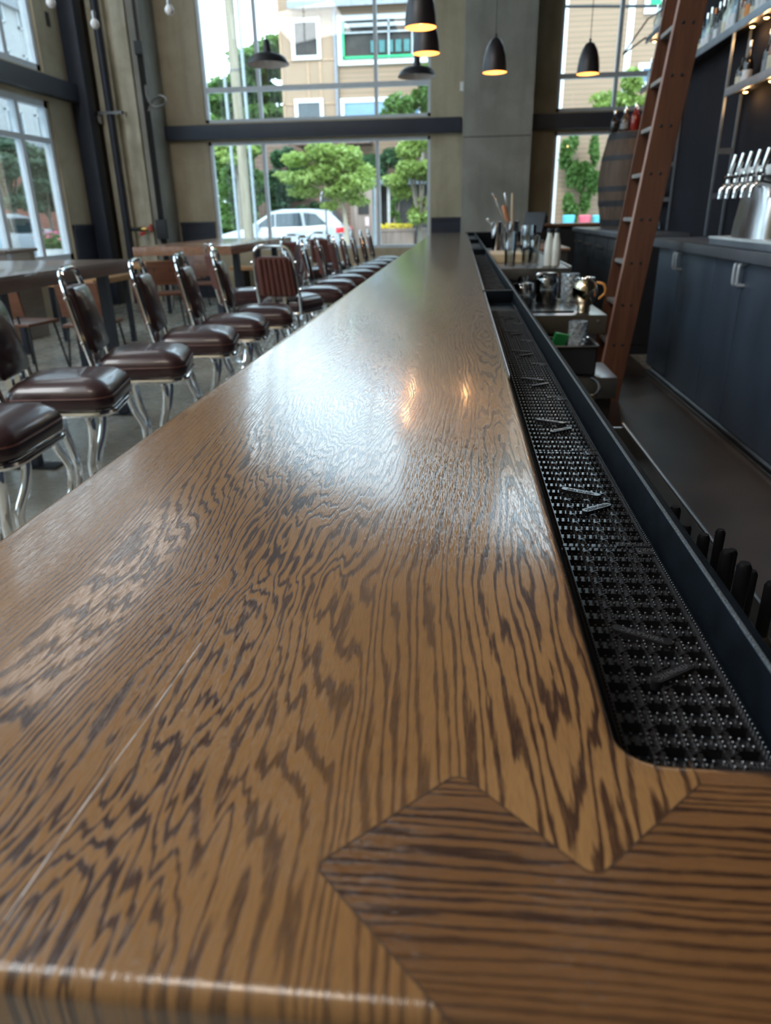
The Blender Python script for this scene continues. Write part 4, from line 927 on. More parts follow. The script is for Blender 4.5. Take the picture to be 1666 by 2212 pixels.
tag(obj('copper_cup', MB().lathe([(0.02, 0), (0.028, 0.08), (0.026, 0.08), (0.018, 0.004), (0, 0.004)], (0.450, 3.64, ZC_+0.0045), 14, cap=False), CAPM['orange']), 'small copper cup at the back of the black bin', 'cup')
# soda gun hose
t = thing('soda_gun', 'black soda gun hose looping from the underbar', 'soda gun', (0.46, 2.6, 0.70))
obj('hose', MB().tube(spline([atx(1278, 818, 0.50), atx(1290, 826, 0.51), atx(1295, 840, 0.50), atx(1288, 852, 0.48), atx(1278, 858, 0.46)], 6), 0.006, 8), M_BLACK, t, w=True)
obj('nozzle', MB().tube([atx(1279, 857, 0.465), atx(1276, 862, 0.455)], [0.010, 0.014], 10), M_BRASS, t, w=True)
# speed rail with capped bottles
t = thing('speed_rail', 'stainless steel bottle rail below the bar edge', 'bottle rail', (0.35, 1.7, 0))
obj('trough', MB().box(0.222, 0.229, 0.45, 1.9, 0.74, 0.99).box(0.225, 0.445, 0.45, 1.9, 0.735, 0.745).box(0.443, 0.449, 0.45, 1.9, 0.735, 0.806), M_STEELD, t, w=True)
obj('front_lip', MB().tube([(0.447, 0.45, 0.806), (0.447, 1.9, 0.806)], 0.005, 8).box(0.225, 0.449, 1.89, 1.9, 0.745, 0.80), M_STEEL, t, w=True)
obj('support_leg', MB().box(0.24, 0.27, 1.80, 1.83, 0.0, 0.735).box(0.24, 0.27, 0.6, 0.63, 0.0, 0.735), M_STEEL, t, w=True)
def speed_bottle(px, pyt, X, label, k):
    p = atx(px, pyt, X); top = p.z; r = 0.029; base = 0.746; H = top-base; cz = 0.0
    t = thing('liquor_bottle', label, 'bottle', (p.x, p.y, base), 0, 'capped bottles in the speed rail')
    capL = 0.066; sh = H-capL-0.012
    obj('glass_body', MB().lathe([(r*0.9, 0), (r, 0.006), (r, sh-0.075), (r*0.8, sh-0.055), (0.016, sh-0.03), (0.0135, sh-0.008)], n=18), BG[['amber', 'dark', 'green', 'clear'][k % 4]], t, smooth=50)
    obj('pourer_collar', MB().lathe([(0.0135, sh-0.012), (0.0140, sh+0.004), (0.009, sh+0.012), (0.006, sh+0.014)], n=18), mat('gold_collar', (0.62, 0.45, 0.24), 0.15, 1.0), t)
    obj('pourer_cover', MB().lathe([(0.0062, sh+0.010), (0.0067, sh+0.014), (0.0067, H-0.004), (0.0048, H), (0, H)], n=14, cap=False), mat('matte_black_plastic', (0.004, 0.004, 0.005), 0.5, 0, 0.2, 8, 0.2), t)
SB = [(1460, 1094, 0.262), (1484, 1134, 0.305), (1522, 1154, 0.275), (1558, 1144, 0.365), (1573, 1189, 0.275), (1583, 1187, 0.35), (1610, 1216, 0.262), (1626, 1233, 0.35), (1668, 1258, 0.335)]
for i, (a, b_, X) in enumerate(SB): speed_bottle(a, b_, X, 'liquor bottle with black pourer cover in the steel rail, %s from the far end' % ORD[i], i)

# ================================================================ PENDANTS AND BULBS
M_SHADE = mat('dark_bronze_shade', (0.022, 0.018, 0.020), 0.4, 0.2); M_SHIN = mat('warm_shade_lining', (0.85, 0.42, 0.14), 0.5, emit=(1.0, 0.42, 0.12), es=0.9)
M_BULB = mat('warm_bulb', (1, 0.8, 0.5), 0.3, emit=(1.0, 0.62, 0.28), es=2.5); M_ENAM = mat('white_enamel', (0.85, 0.84, 0.83), 0.4)
M_CORD = mat('black_cord', (0.02, 0.02, 0.02), 0.6)
def bell(px, pyb, wpx, label):
    D = 0.22; y = 1530*D/wpx*0.97; p = aty(px, pyb, y)
    t = thing('bell_pendant', label, 'pendant lamp', p, 0, 'dark bell pendants over the bar')
    pr = [(0.0, 0.272), (0.02, 0.270), (0.045, 0.255), (0.075, 0.205), (0.098, 0.13), (0.108, 0.06), (0.110, 0.0)]
    obj('shade', MB().lathe(pr[::-1]+[], n=28, cap=False), M_SHADE, t, smooth=60)
    obj('shade_lining', MB().lathe([(0.108, 0.001), (0.105, 0.06), (0.095, 0.128), (0.07, 0.2), (0.0, 0.25)], n=28, cap=False), M_SHIN, t, smooth=60)
    obj('bulb', MB().lathe([(0, 0.02), (0.02, 0.026), (0.034, 0.055), (0.028, 0.09), (0.014, 0.13)], n=14, cap=False), M_BULB, t, smooth=60)
    obj('cord', MB().tube([(0, 0, 0.268), (0, 0, ZC-p.z)], 0.004, 6).lathe([(0.012, 0.262), (0.012, 0.30)], n=8), M_CORD, t)
    l = bpy.data.lights.new('pendant_glow', 'POINT'); l.energy = 1.5; l.color = (1, 0.6, 0.28); l.shadow_soft_size = 0.03
    lo = bpy.data.objects.new('pendant_glow', l); COL.objects.link(lo); lo.parent = t; lo.location = (0, 0, -0.01)
bell(909, 60, 56, 'dark bell pendant nearest the camera, upper of the overlapping pair')
bell(921, 116, 48, 'dark bell pendant just below and behind the nearest one')
bell(1069, 157, 43, 'dark bell pendant in front of the concrete centre column')
bell(1270, 160, 39, 'dark bell pendant in front of the right window')
def dome(px, pyb, wpx, label):
    D = 0.44; y = 1530*D/wpx*0.97; p = aty(px, pyb, y)
    t = thing('dome_pendant', label, 'pendant lamp', p, 0, 'black enamel dome pendants')
    pr = [(0.220, 0.0), (0.218, 0.006), (0.190, 0.055), (0.150, 0.085), (0.10, 0.098), (0.045, 0.108), (0.036, 0.15), (0.030, 0.21), (0.012, 0.225)]
    obj('shade', MB().lathe(pr, n=32, cap=False), M_BLACK, t, smooth=50)
    obj('enamel_lining', MB().lathe([(0.217, 0.001), (0.187, 0.052), (0.148, 0.082), (0.0, 0.10)], n=32, cap=False), M_ENAM, t, smooth=60)
    obj('bulb', MB().lathe([(0, 0.01), (0.025, 0.02), (0.032, 0.045), (0.015, 0.09)], n=12, cap=False), M_ENAM, t, smooth=60)
    obj('cord', MB().tube([(0, 0, 0.22), (0, 0, ZC-p.z)], 0.005, 6), M_CORD, t)
dome(579, 140, 78, 'black dome pendant hanging in the upper left of the back window')
dome(901, 166, 70, 'black dome pendant at the right edge of the back window')
for px, py, y, lb in ((366, 22, 7.5, 'bare globe bulb hanging before the back wall near the window'), (205, 52, 7.8, 'bare globe bulb hanging in front of the dark pipe'), (110, 6, 7.2, 'bare globe bulb above the left wall at the frame top')):
    p = aty(px, py, y); t = thing('globe_bulb', lb, 'bulb', p, 0, 'bare globe bulbs on cords')
    obj('globe', MB().lathe([(0, -0.042), (0.022, -0.036), (0.040, -0.012), (0.040, 0.012), (0.026, 0.036), (0.014, 0.044)], n=16, cap=False), mat('frosted_bulb', (0.80, 0.80, 0.82), 0.15), t, smooth=70)
    obj('socket', MB().lathe([(0.015, 0.04), (0.017, 0.10), (0.006, 0.11)], n=10), M_STEEL, t)
    obj('cord', MB().tube([(0, 0, 0.1), (0.0, 0.0, ZC-p.z)], 0.006, 6), M_CORD, t)

# ================================================================ TABLES AND CHAIRS ON THE LEFT
def high_table(x0, x1, y0, y1, top, th, m, label, legs, plate=True):
    t = thing('high_table', label, 'table', ((x0+x1)/2, (y0+y1)/2, 0))
    obj('tabletop', MB().box(x0, x1, y0, y1, top-th, top, 0.004), m, t, w=True)
    for yl in legs:
        for xl in (-0.11, 0.11): obj('leg', MB().box((x0+x1)/2+xl-0.032+0.28, (x0+x1)/2+xl+0.032+0.28, yl-0.03, yl+0.03, 0.012, top-th), M_NAVY, t, w=True)
        obj('foot_plate', MB().box((x0+x1)/2+0.28-0.26, (x0+x1)/2+0.28+0.26, yl-0.06, yl+0.06, 0, 0.010, 0.002), M_BLACK, t, w=True)
        obj('top_plate', MB().box((x0+x1)/2-0.3, (x0+x1)/2+0.36, yl-0.05, yl+0.05, top-th-0.02, top-th-0.001), M_BLACK, t, w=True)
    obj('stretcher', MB().box((x0+x1)/2+0.25, (x0+x1)/2+0.31, legs[0], legs[1], 0.20, 0.26), M_NAVY, t, w=True)
high_table(-3.36, -2.36, 2.55, 5.18, 1.075, 0.085, M_TABLE, 'tall dark wood table on navy steel legs at the left edge', (3.75, 4.95))
high_table(-3.30, -2.28, 7.35, 10.1, 1.075, 0.085, M_TABLE3, 'tall walnut table behind the stools, in front of the back window', (7.9, 9.6))
def low_table(x0, x1, y0, y1, label, m):
    t = thing('dining_table', label, 'table', ((x0+x1)/2, (y0+y1)/2, 0))
    obj('tabletop', MB().box(x0, x1, y0, y1, 0.705, 0.76, 0.004), m, t, w=True)
    for x in (x0+0.08, x1-0.08):
        for y in (y0+0.08, y1-0.08): obj('leg', MB().box(x-0.025, x+0.025, y-0.025, y+0.025, 0, 0.705), M_NAVY, t, w=True)
low_table(-5.85, -4.30, 9.9, 10.85, 'low honey wood table against the corner column', M_TABLE2)
low_table(-4.75, -3.75, 7.3, 8.3, 'low honey wood table behind the dark tall table', M_TABLE2)
def shell_chair(name_loc, deg, label):
    t = thing('dining_chair', label, 'chair', name_loc, R(deg), 'brown low chairs by the windows')
    obj('seat', MB().box(-0.21, 0.21, -0.21, 0.21, 0.435, 0.465, 0.015), M_SHELLW, t)
    obj('backrest', MB().obox((-0.23, 0, 0.68), (0.02, 0.38, 0.30), (0, R(-10), 0), 0.008), M_SHELLW, t)
    for sx in (-1, 1):
        for sy in (-1, 1): obj('leg', MB().tube([(sx*0.17, sy*0.17, 0.44), (sx*0.22, sy*0.21, 0.0)], 0.011, 6), M_BLACK, t)
    obj('back_post', MB().tube([(-0.19, -0.10, 0.44), (-0.24, -0.10, 0.75)], 0.01, 6).tube([(-0.19, 0.10, 0.44), (-0.24, 0.10, 0.75)], 0.01, 6), M_BLACK, t)
M_SHELLW = plank_wood('brown_chair_plywood', (0.10, 0.036, 0.02), (0.17, 0.07, 0.038), 'Y', 0.35)
for i, (x, y, a, lb) in enumerate([(-4.1, 6.55, 80, 'brown plywood chair under the dark tall table, facing the window'), (-4.85, 6.7, 100, 'brown plywood chair left of the honey table, partly hidden'), (-3.4, 6.5, 95, 'brown plywood chair seen through the table legs'),
        (-4.3, 11.5, -100, 'brown plywood chair before the back wall, left of the walnut table'), (-3.75, 9.2, -60, 'brown plywood chair by the walnut table leg'), (-3.7, 10.6, -80, 'brown plywood chair beyond the walnut table'), (-2.6, 11.3, -90, 'brown plywood chair under the back window')]):
    shell_chair((x, y, 0), a, lb)
t = thing('window_bench', 'long honey wood bench under the back window', 'bench', (-2.2, 12.6, 0))
obj('seat_plank', MB().box(-3.9, -0.55, 12.40, 12.85, 0.50, 0.56, 0.004), M_TABLE2, t, w=True)
for x in (-3.7, -2.2, -0.8): obj('leg', MB().box(x-0.03, x+0.03, 12.45, 12.8, 0, 0.50), M_BLACK, t, w=True)
t = thing('host_stand', 'brown wooden stand at the far left edge before the window', 'stand', (-5.45, 8.4, 0))
obj('cabinet', MB().box(-5.75, -5.15, 8.1, 8.7, 0, 1.0, 0.005), M_TABLE, t, w=True); obj('stand_top', MB().box(-5.78, -5.12, 8.07, 8.73, 1.0, 1.04, 0.005), M_TABLE, t, w=True)

# ================================================================ OUTSIDE
struct('ground', MB().box(-60, 45, YB+0.25, 75, -0.12, -0.03).box(-60, XL-0.25, -6, YB+0.25, -0.12, -0.03), mat('asphalt', (0.20, 0.20, 0.21), 0.9, 0, 0.2, 1.2))
struct('pavement', MB().box(-20, 30, 13.3, 17.5, -0.03, 0.06).box(-60, 45, 27.6, 31.0, -0.03, 0.08), mat('pavement_concrete', (0.50, 0.49, 0.45), 0.9, 0, 0.15, 2))
M_TAN = mat('tan_panel', (0.33, 0.225, 0.15), 0.8, 0, 0.06, 1); M_SIDE = siding('tan_lap_siding', (0.31, 0.205, 0.135), (0.16, 0.14, 0.09), 0.17)
M_BRN = siding('brown_lap_siding', (0.20, 0.125, 0.09), (0.08, 0.05, 0.04), 0.17); M_ROOF = mat('grey_shingle', (0.30, 0.32, 0.34), 0.9, 0, 0.2, 6)
M_DARKIN = mat('dark_interior', (0.035, 0.032, 0.030), 0.8, 0, 0.5, 2); M_GREEN = mat('green_paint', (0.01, 0.42, 0.16), 0.5)
def bwin(root, x0, x1, z0, z1, y, m=None, tr=0.14):
    f = MB().box(x0, x1, y-0.10, y+0.02, z0, z0+tr).box(x0, x1, y-0.10, y+0.02, z1-tr, z1).box(x0, x0+tr, y-0.10, y+0.02, z0+tr, z1-tr).box(x1-tr, x1, y-0.10, y+0.02, z0+tr, z1-tr)
    o = obj('window', f, M_WHITE, root, w=True)
    p = obj('pane', MB().box(x0+tr, x1-tr, y-0.05, y, z0+tr, z1-tr), m or M_DGLASS, root, w=True); p.parent = o; return o
t = thing('corner_building', 'tan clad two storey building with white window frames across the street', 'building', (-2.5, 35, 0))
BY = 32.0
obj('panel_wall', MB().box(-7.2, -5.0, BY, 40, 4.2, 9.4), M_TAN, t, w=True)
bt = MB()
for x in (-7.15, -6.12, -5.62): bt.box(x-0.04, x+0.04, BY-0.03, BY, 4.2, 9.4)
for z in (4.55, 5.45, 6.05, 6.95, 8.5): bt.box(-7.2, -5.0, BY-0.03, BY, z-0.03, z+0.03)
obj('batten', bt, mat('tan_batten', (0.42, 0.28, 0.18), 0.8), t, w=True)
obj('siding_wall', MB().box(-5.0, 2.4, BY+0.1, 40, 3.6, 8.7), M_SIDE, t, w=True)
obj('lower_wall', MB().box(-8.6, 2.4, BY+0.2, 40, 0, 4.2), M_BRN, t, w=True)
obj('downspout', MB().box(-5.05, -4.93, BY-0.1, BY, 3.0, 9.2), mat('grey_spout', (0.22, 0.23, 0.26), 0.6), t, w=True)
rf = MB(); z0, z1 = 8.75, 11.2
for poly in [[(-6.7, BY-0.5, z0), (2.9, BY-0.5, z0), (2.9, 37, z1), (-6.7, 37, z1)]]:
    a = [rf.bm.verts.new(p) for p in poly]; b_ = [rf.bm.verts.new((p[0], p[1], p[2]-0.2)) for p in poly]; rf.bm.faces.new(a); rf.bm.faces.new(b_[::-1])
    for i in range(4): rf.bm.faces.new((a[i], b_[i], b_[(i+1) % 4], a[(i+1) % 4]))
obj('roof', rf, M_ROOF, t, w=True)
bwin(t, -6.70, -5.55, 6.95, 8.32, BY, M_DARKIN); bwin(t, -6.72, -5.55, 4.3, 5.62, BY, M_DGLASS)
bwin(t, -4.9, -1.0, 6.72, 8.36, BY+0.08, M_DARKIN, 0.18); bwin(t, -4.88, -1.6, 4.2, 5.6, BY+0.08, mat('blue_glass', (0.16, 0.30, 0.45), 0.1, 0, 0.2, 1, 0.8), 0.16)
obj('balcony_rail', MB().box(-4.7, -1.2, BY-0.10, BY-0.04, 6.92, 7.0).box(-4.72, -4.62, BY-0.1, BY-0.03, 6.9, 8.15), M_GREEN, t, w=True)
sl_ = MB()
for i in range(8): sl_.box(-3.6+i*0.32, -3.38+i*0.32, BY-0.05, BY-0.02, 7.10, 7.50)
obj('balcony_panel', sl_, mat('teal_panel', (0.05, 0.18, 0.18), 0.6), t, w=True)
ps = MB().box(-4.7, -1.2, BY-0.06, BY-0.02, 7.75, 7.80).box(-4.7, -1.2, BY-0.06, BY-0.02, 7.95, 8.08)
for x in (-2.9, -2.0): ps.box(x-0.03, x+0.03, BY-0.06, BY-0.02, 6.9, 8.2)
obj('balcony_beam', ps, mat('pale_beam', (0.42, 0.45, 0.46), 0.6), t, w=True)
obj('porch_roof', MB().box(-6.6, -3.6, BY-1.2, BY+0.2, 3.9, 4.05), mat('brown_roofing', (0.16, 0.10, 0.08), 0.9), t, w=True)
t = thing('side_building', 'tan lap sided building with white corner boards behind the right window', 'building', (8, 35, 0))
obj('siding_wall', MB().box(3.75, 14, BY, 40, 0, 11.5), M_SIDE, t, w=True)
obj('corner_board', MB().box(3.62, 3.82, BY-0.04, BY+0.1, 0, 11.5), M_WHITE, t, w=True); obj('corner_board', MB().box(6.0, 6.22, BY-0.06, BY, 0, 11.5), M_WHITE, t, w=True)
bwin(t, 6.55, 8.6, 7.95, 9.6, BY, M_GREEN, 0.18); bwin(t, 6.55, 8.6, 5.6, 6.4, BY, mat('blue_glass2', (0.10, 0.17, 0.25), 0.1), 0.18)
obj('power_line', MB().tube([(3.0, 28.0, 7.45), (14, 28.0, 7.05)], 0.045, 6), M_BLACK, t, w=True)
t = thing('timber_booth', 'weathered timber booth with door and dark open bay beyond the street', 'booth', (-2.4, 28, 0))
M_TIMB = plank_wood('weathered_timber', (0.22, 0.16, 0.13), (0.36, 0.28, 0.24), 'Z', 0.9, 0.4)
obj('booth_wall', MB().box(-3.95, -3.0, 27.4, 30, 0, 2.2), M_TIMB, t, w=True); dr = obj('door', MB().box(-3.82, -3.12, 27.34, 27.4, 0, 1.95), M_TIMB, t, w=True)
p_ = obj('door_window', MB().box(-3.66, -3.28, 27.31, 27.34, 1.35, 1.85), M_DARKIN, t, w=True); p_.parent = dr
p_ = obj('door_notice', MB().box(-3.42, -3.28, 27.32, 27.34, 0.95, 1.25), mat('pink_notice', (0.75, 0.55, 0.55), 0.6), t, w=True); p_.parent = dr
obj('bay', MB().box(-3.0, 0.6, 28.4, 30, 0, 2.35), M_DARKIN, t, w=True)
for x in (-2.95, -2.62, -0.4): obj('bay_post', MB().box(x-0.05, x+0.05, 27.9, 28.0, 0, 2.3), mat('pale_post', (0.50, 0.48, 0.46), 0.7), t, w=True)
obj('bay_roof', MB().box(-3.3, 0.8, 27.6, 30, 2.3, 2.48), mat('dark_roof', (0.10, 0.12, 0.15), 0.7), t, w=True)
M_FLY = mat('yellow_petals', (0.80, 0.62, 0.03), 0.6)
def flowers(center, size, n, mt, lf, parent):
    mb = MB()
    for i in range(n):
        p = Vector(center)+Vector((random.uniform(-1, 1)*size[0], random.uniform(-1, 1)*size[1], random.uniform(0, 1)*size[2])); s = random.uniform(0.025, 0.05)
        mb.lathe([(0, 0), (s, s*0.4), (s*0.5, s*0.8)], p, 5, Matrix.Rotation(random.uniform(0, 1), 3, 'X'), cap=False)
    return obj('blossom', mb, mt, parent, w=True)
for x0, x1, lb, fl_ in ((-2.8, -1.55, 'timber planter box with yellow flowers outside', 1), (-1.3, 0.1, 'timber planter box without flowers, right of the flowered one', 0)):
    t = thing('planter_box', lb, 'planter', ((x0+x1)/2, 25.6, 0.0))
    obj('box_walls', MB().box(x0, x1, 25.3, 25.9, 0, 0.86).box(x0-0.03, x1+0.03, 25.27, 25.93, 0.80, 0.88), M_TIMB, t, w=True)
    if fl_: flowers(((x0+x1)/2, 25.55, 0.88), (0.58, 0.2, 0.14), 160, M_FLY, None, t)
# foliage
def leaves(mb, blobs, n, s):
    vol = [b[1][0]*b[1][1]*b[1][2] for b in blobs]; tot = sum(vol)
    for (c, r), v in zip(blobs, vol):
        for i in range(int(n*v/tot)):
            d = Vector((random.gauss(0, 1), random.gauss(0, 1), random.gauss(0, 1))).normalized()*(random.random()**0.45)
            p = Vector((c[0]+d.x*r[0], c[1]+d.y*r[1], c[2]+d.z*r[2])); k = s*random.uniform(0.6, 1.4)
            u = Vector((random.gauss(0, 1), random.gauss(0, 1), random.gauss(0, 0.5))).normalized(); w_ = u.cross(Vector((random.gauss(0, 0.5), random.gauss(0, 0.5), 1))).normalized()
            q = w_.cross(u).normalized()*k*0.18
            a = mb.bm.verts.new(p-u*k); b_ = mb.bm.verts.new(p+w_*k*0.55+q); c_ = mb.bm.verts.new(p+u*k); d_ = mb.bm.verts.new(p-w_*k*0.55+q)
            mb.bm.faces.new((a, b_, c_)); mb.bm.faces.new((a, c_, d_))
def blobset(p, rx, ry, rz, n, fr=0.5):
    out = []
    for i in range(n):
        d = Vector((random.uniform(-1, 1), random.uniform(-1, 1), random.uniform(-1, 1)))
        if d.length > 1: d.normalize()
        k = random.uniform(0.6, 1.2)*fr
        out.append(((p[0]+d.x*rx*0.75, p[1]+d.y*ry*0.7, p[2]+d.z*rz*0.75), (rx*k, ry*k, rz*k)))
    return out
def tree(name, label, cat, base, blobs, n, s, m, trunk=None, tr=0.06, tm=None, group=None):
    t = thing(name, label, cat, base, 0, group)
    mb = MB(); leaves(mb, blobs, n, s); obj('foliage', mb, m, t, w=True, smooth=0, normals=False)
    if trunk:
        tb = MB().tube(spline(trunk, 4), [tr*(1.0-0.5*i/((len(trunk)-1)*4)) for i in range((len(trunk)-1)*4+1)], 8)
        top = Vector(trunk[-1]); fork = Vector(trunk[-2])*0.5+top*0.5
        for (c, r) in blobs[:9]: tb.tube([fork, fork.lerp(Vector(c), 0.5)+Vector((0, 0, -0.05)), Vector(c)], [tr*0.5, tr*0.35, tr*0.15], 6)
        obj('trunk', tb, tm or M_BARK, t, w=True)
    return t
def P_(px, py, y): return aty(px, py, y)
c = P_(705, 372, 22)
bl = []
for (px, py, rx, rz) in [(650, 385, 0.75, 0.20), (640, 345, 0.5, 0.22), (700, 330, 0.7, 0.32), (745, 345, 0.7, 0.40), (700, 375, 0.8, 0.32), (770, 395, 0.75, 0.26), (740, 415, 0.75, 0.28), (660, 415, 0.65, 0.16), (775, 435, 0.4, 0.14), (620, 378, 0.5, 0.10), (790, 375, 0.35, 0.25), (715, 445, 0.35, 0.12)]:
    q = P_(px, py, 22+random.uniform(-0.4, 0.4)); bl.append(((q.x, q.y, q.z), (rx*0.8, 0.7, rz*1.0)))
b0 = P_(750, 520, 22)
tree('maple_tree', 'young bright green maple with slim trunk outside the back window', 'tree', (b0.x, 22, 0), bl, 5200, 0.085, L_BRIGHT, [(b0.x, 22, 0), (b0.x-0.02, 22, 1.0), (b0.x-0.08, 22, 1.6), (b0.x-0.25, 22, 2.1)], 0.075, mat('pale_bark', (0.42, 0.36, 0.27), 0.9))
def bush(name, label, cat, rects, y, n, s, m, dy=0.8, trunk=True):
    if cat == 'ivy': trunk = False
    bl = []
    for (px0, py0, px1, py1, k) in rects:
        for i in range(k):
            px = random.uniform(px0, px1); py = random.uniform(py0, py1); q = P_(px, py, y+random.uniform(-dy, dy)*0.5)
            sx = (px1-px0)/1530*y; sz = (py1-py0)/1530*y; bl.append(((q.x, q.y, q.z), (sx*0.26, dy*0.7, sz*0.22)))
    cx = sum(b[0][0] for b in bl)/len(bl); cy = y; zt = min(b[0][2] for b in bl)
    return tree(name, label, cat, (cx, cy, 0), bl, n, s, m, [(cx, cy, 0), (cx, cy, max(zt*0.6, 0.3)), (cx+0.05, cy, max(zt, 0.6))] if trunk else None, 0.10)
bush('leafy_tree', 'tall mid green tree left of the tan building', 'tree', [(450, 200, 600, 265, 8), (465, 130, 600, 200, 8), (520, 95, 600, 160, 5)], 37, 7000, 0.22, L_MID, 2.0)
bush('leafy_tree', 'distant tree line filling the gap at the left of the back windows', 'tree', [(430, 270, 610, 360, 12), (430, 360, 600, 500, 12)], 46, 7000, 0.30, L_MID, 2.0)
bush('leafy_shrub', 'dense shrub row left of the street behind the utility pole', 'shrub', [(470, 320, 560, 400, 8), (475, 400, 560, 480, 8)], 29.5, 6500, 0.11, L_MID)
bush('leafy_shrub', 'sunlit yellow green shrub top at the left of the lower window', 'shrub', [(470, 315, 555, 350, 6)], 28.6, 1800, 0.09, L_BRIGHT)
bush('ivy_column', 'dark ivy climbing the brown wall behind the parked car', 'ivy', [(590, 310, 655, 380, 6), (575, 380, 660, 470, 8), (660, 440, 720, 480, 5)], 31.5, 6500, 0.12, L_DARK, 0.5)
bush('leafy_tree', 'dark tree behind the maple near the booth', 'tree', [(790, 320, 880, 400, 8), (780, 350, 830, 400, 3)], 31.0, 4500, 0.12, L_DARK)
bush('leafy_tree', 'bright green tree at the right end of the back window', 'tree', [(868, 300, 950, 380, 8), (850, 360, 950, 420, 6), (895, 420, 950, 480, 6)], 24.5, 6000, 0.09, L_BRIGHT, 0.8)
bush('leafy_tree', 'mid green treetop before the tan siding above the booth', 'tree', [(835, 180, 950, 265, 9), (880, 130, 950, 180, 3)], 30.5, 4500, 0.12, L_MID, 0.8)
bush('column_shrub', 'narrow columnar shrub standing before the dark bay', 'shrub', [(848, 425, 864, 455, 4), (848, 450, 864, 485, 4)], 26.3, 1600, 0.05, L_MID, 0.25)
bush('ivy_column', 'bright ivy climbing the siding in the lower right window', 'ivy', [(1215, 300, 1250, 380, 5), (1225, 370, 1265, 470, 7), (1270, 300, 1300, 400, 5)], 31.3, 6000, 0.10, L_MID, 0.4)
bush('leafy_tree', 'yellow green treetop behind the barrel bottles', 'tree', [(1290, 205, 1420, 272, 10), (1350, 165, 1420, 230, 5)], 28, 5200, 0.10, L_BRIGHT, 0.8)
# utility pole with conduits
p = P_(503, 100, 22); px0 = p.x
t = thing('utility_pole', 'weathered wooden utility pole outside with pale pipes alongside', 'pole', (px0, 22, 0))
obj('pole_shaft', MB().tube([(px0, 22, 0), (px0, 22, 11)], [0.15, 0.12], 12), M_POLE, t, w=True)
M_PIPE = mat('pale_grey_pipe', (0.30, 0.34, 0.37), 0.6)
obj('riser_pipe', MB().tube([(px0-0.28, 21.9, 0), (px0-0.28, 21.9, 4.9)], 0.045, 8), M_PIPE, t, w=True); obj('riser_pipe', MB().tube([(px0+0.26, 21.9, 0), (px0+0.26, 21.9, 11)], 0.045, 8), M_PIPE, t, w=True)
obj('pole_band', MB().lathe([(0.15, 0), (0.15, 0.05)], (px0, 22, 5.0), 12), M_STEELD, t, w=True)
wr = MB()
for i, (dx, z) in enumerate([(-5, 10.4), (-4, 9.0), (6, 9.3), (7, 9.9)]): wr.tube(spline([(px0, 22, 9.6), (px0+dx*0.5, 24, (z+9.6)/2-0.4), (px0+dx, 27, z)], 5), 0.015, 5)
obj('power_line', wr, M_BLACK, t, w=True)
p = P_(807, 395, 23); t = thing('sign_post', 'slim pale street post standing right of the maple', 'post', (p.x, 23, 0))
obj('post', MB().tube([(p.x, 23, 0), (p.x, 23, p.z)], 0.05, 8), M_PIPE, t, w=True)
p = P_(703, 432, 25.2); t = thing('round_sign', 'round grey sign seen at an angle beside the car', 'sign', (p.x, 25.2, 0))
obj('sign_disc', MB().lathe([(0.30, -0.015), (0.30, 0.015)], (p.x, 25.2, p.z), 24, Matrix.Rotation(R(70), 3, 'Z') @ Matrix.Rotation(R(90), 3, 'X')), M_STEEL, t, w=True); obj('post', MB().tube([(p.x, 25.2, 0), (p.x, 25.2, p.z)], 0.03, 8), M_STEELD, t, w=True)
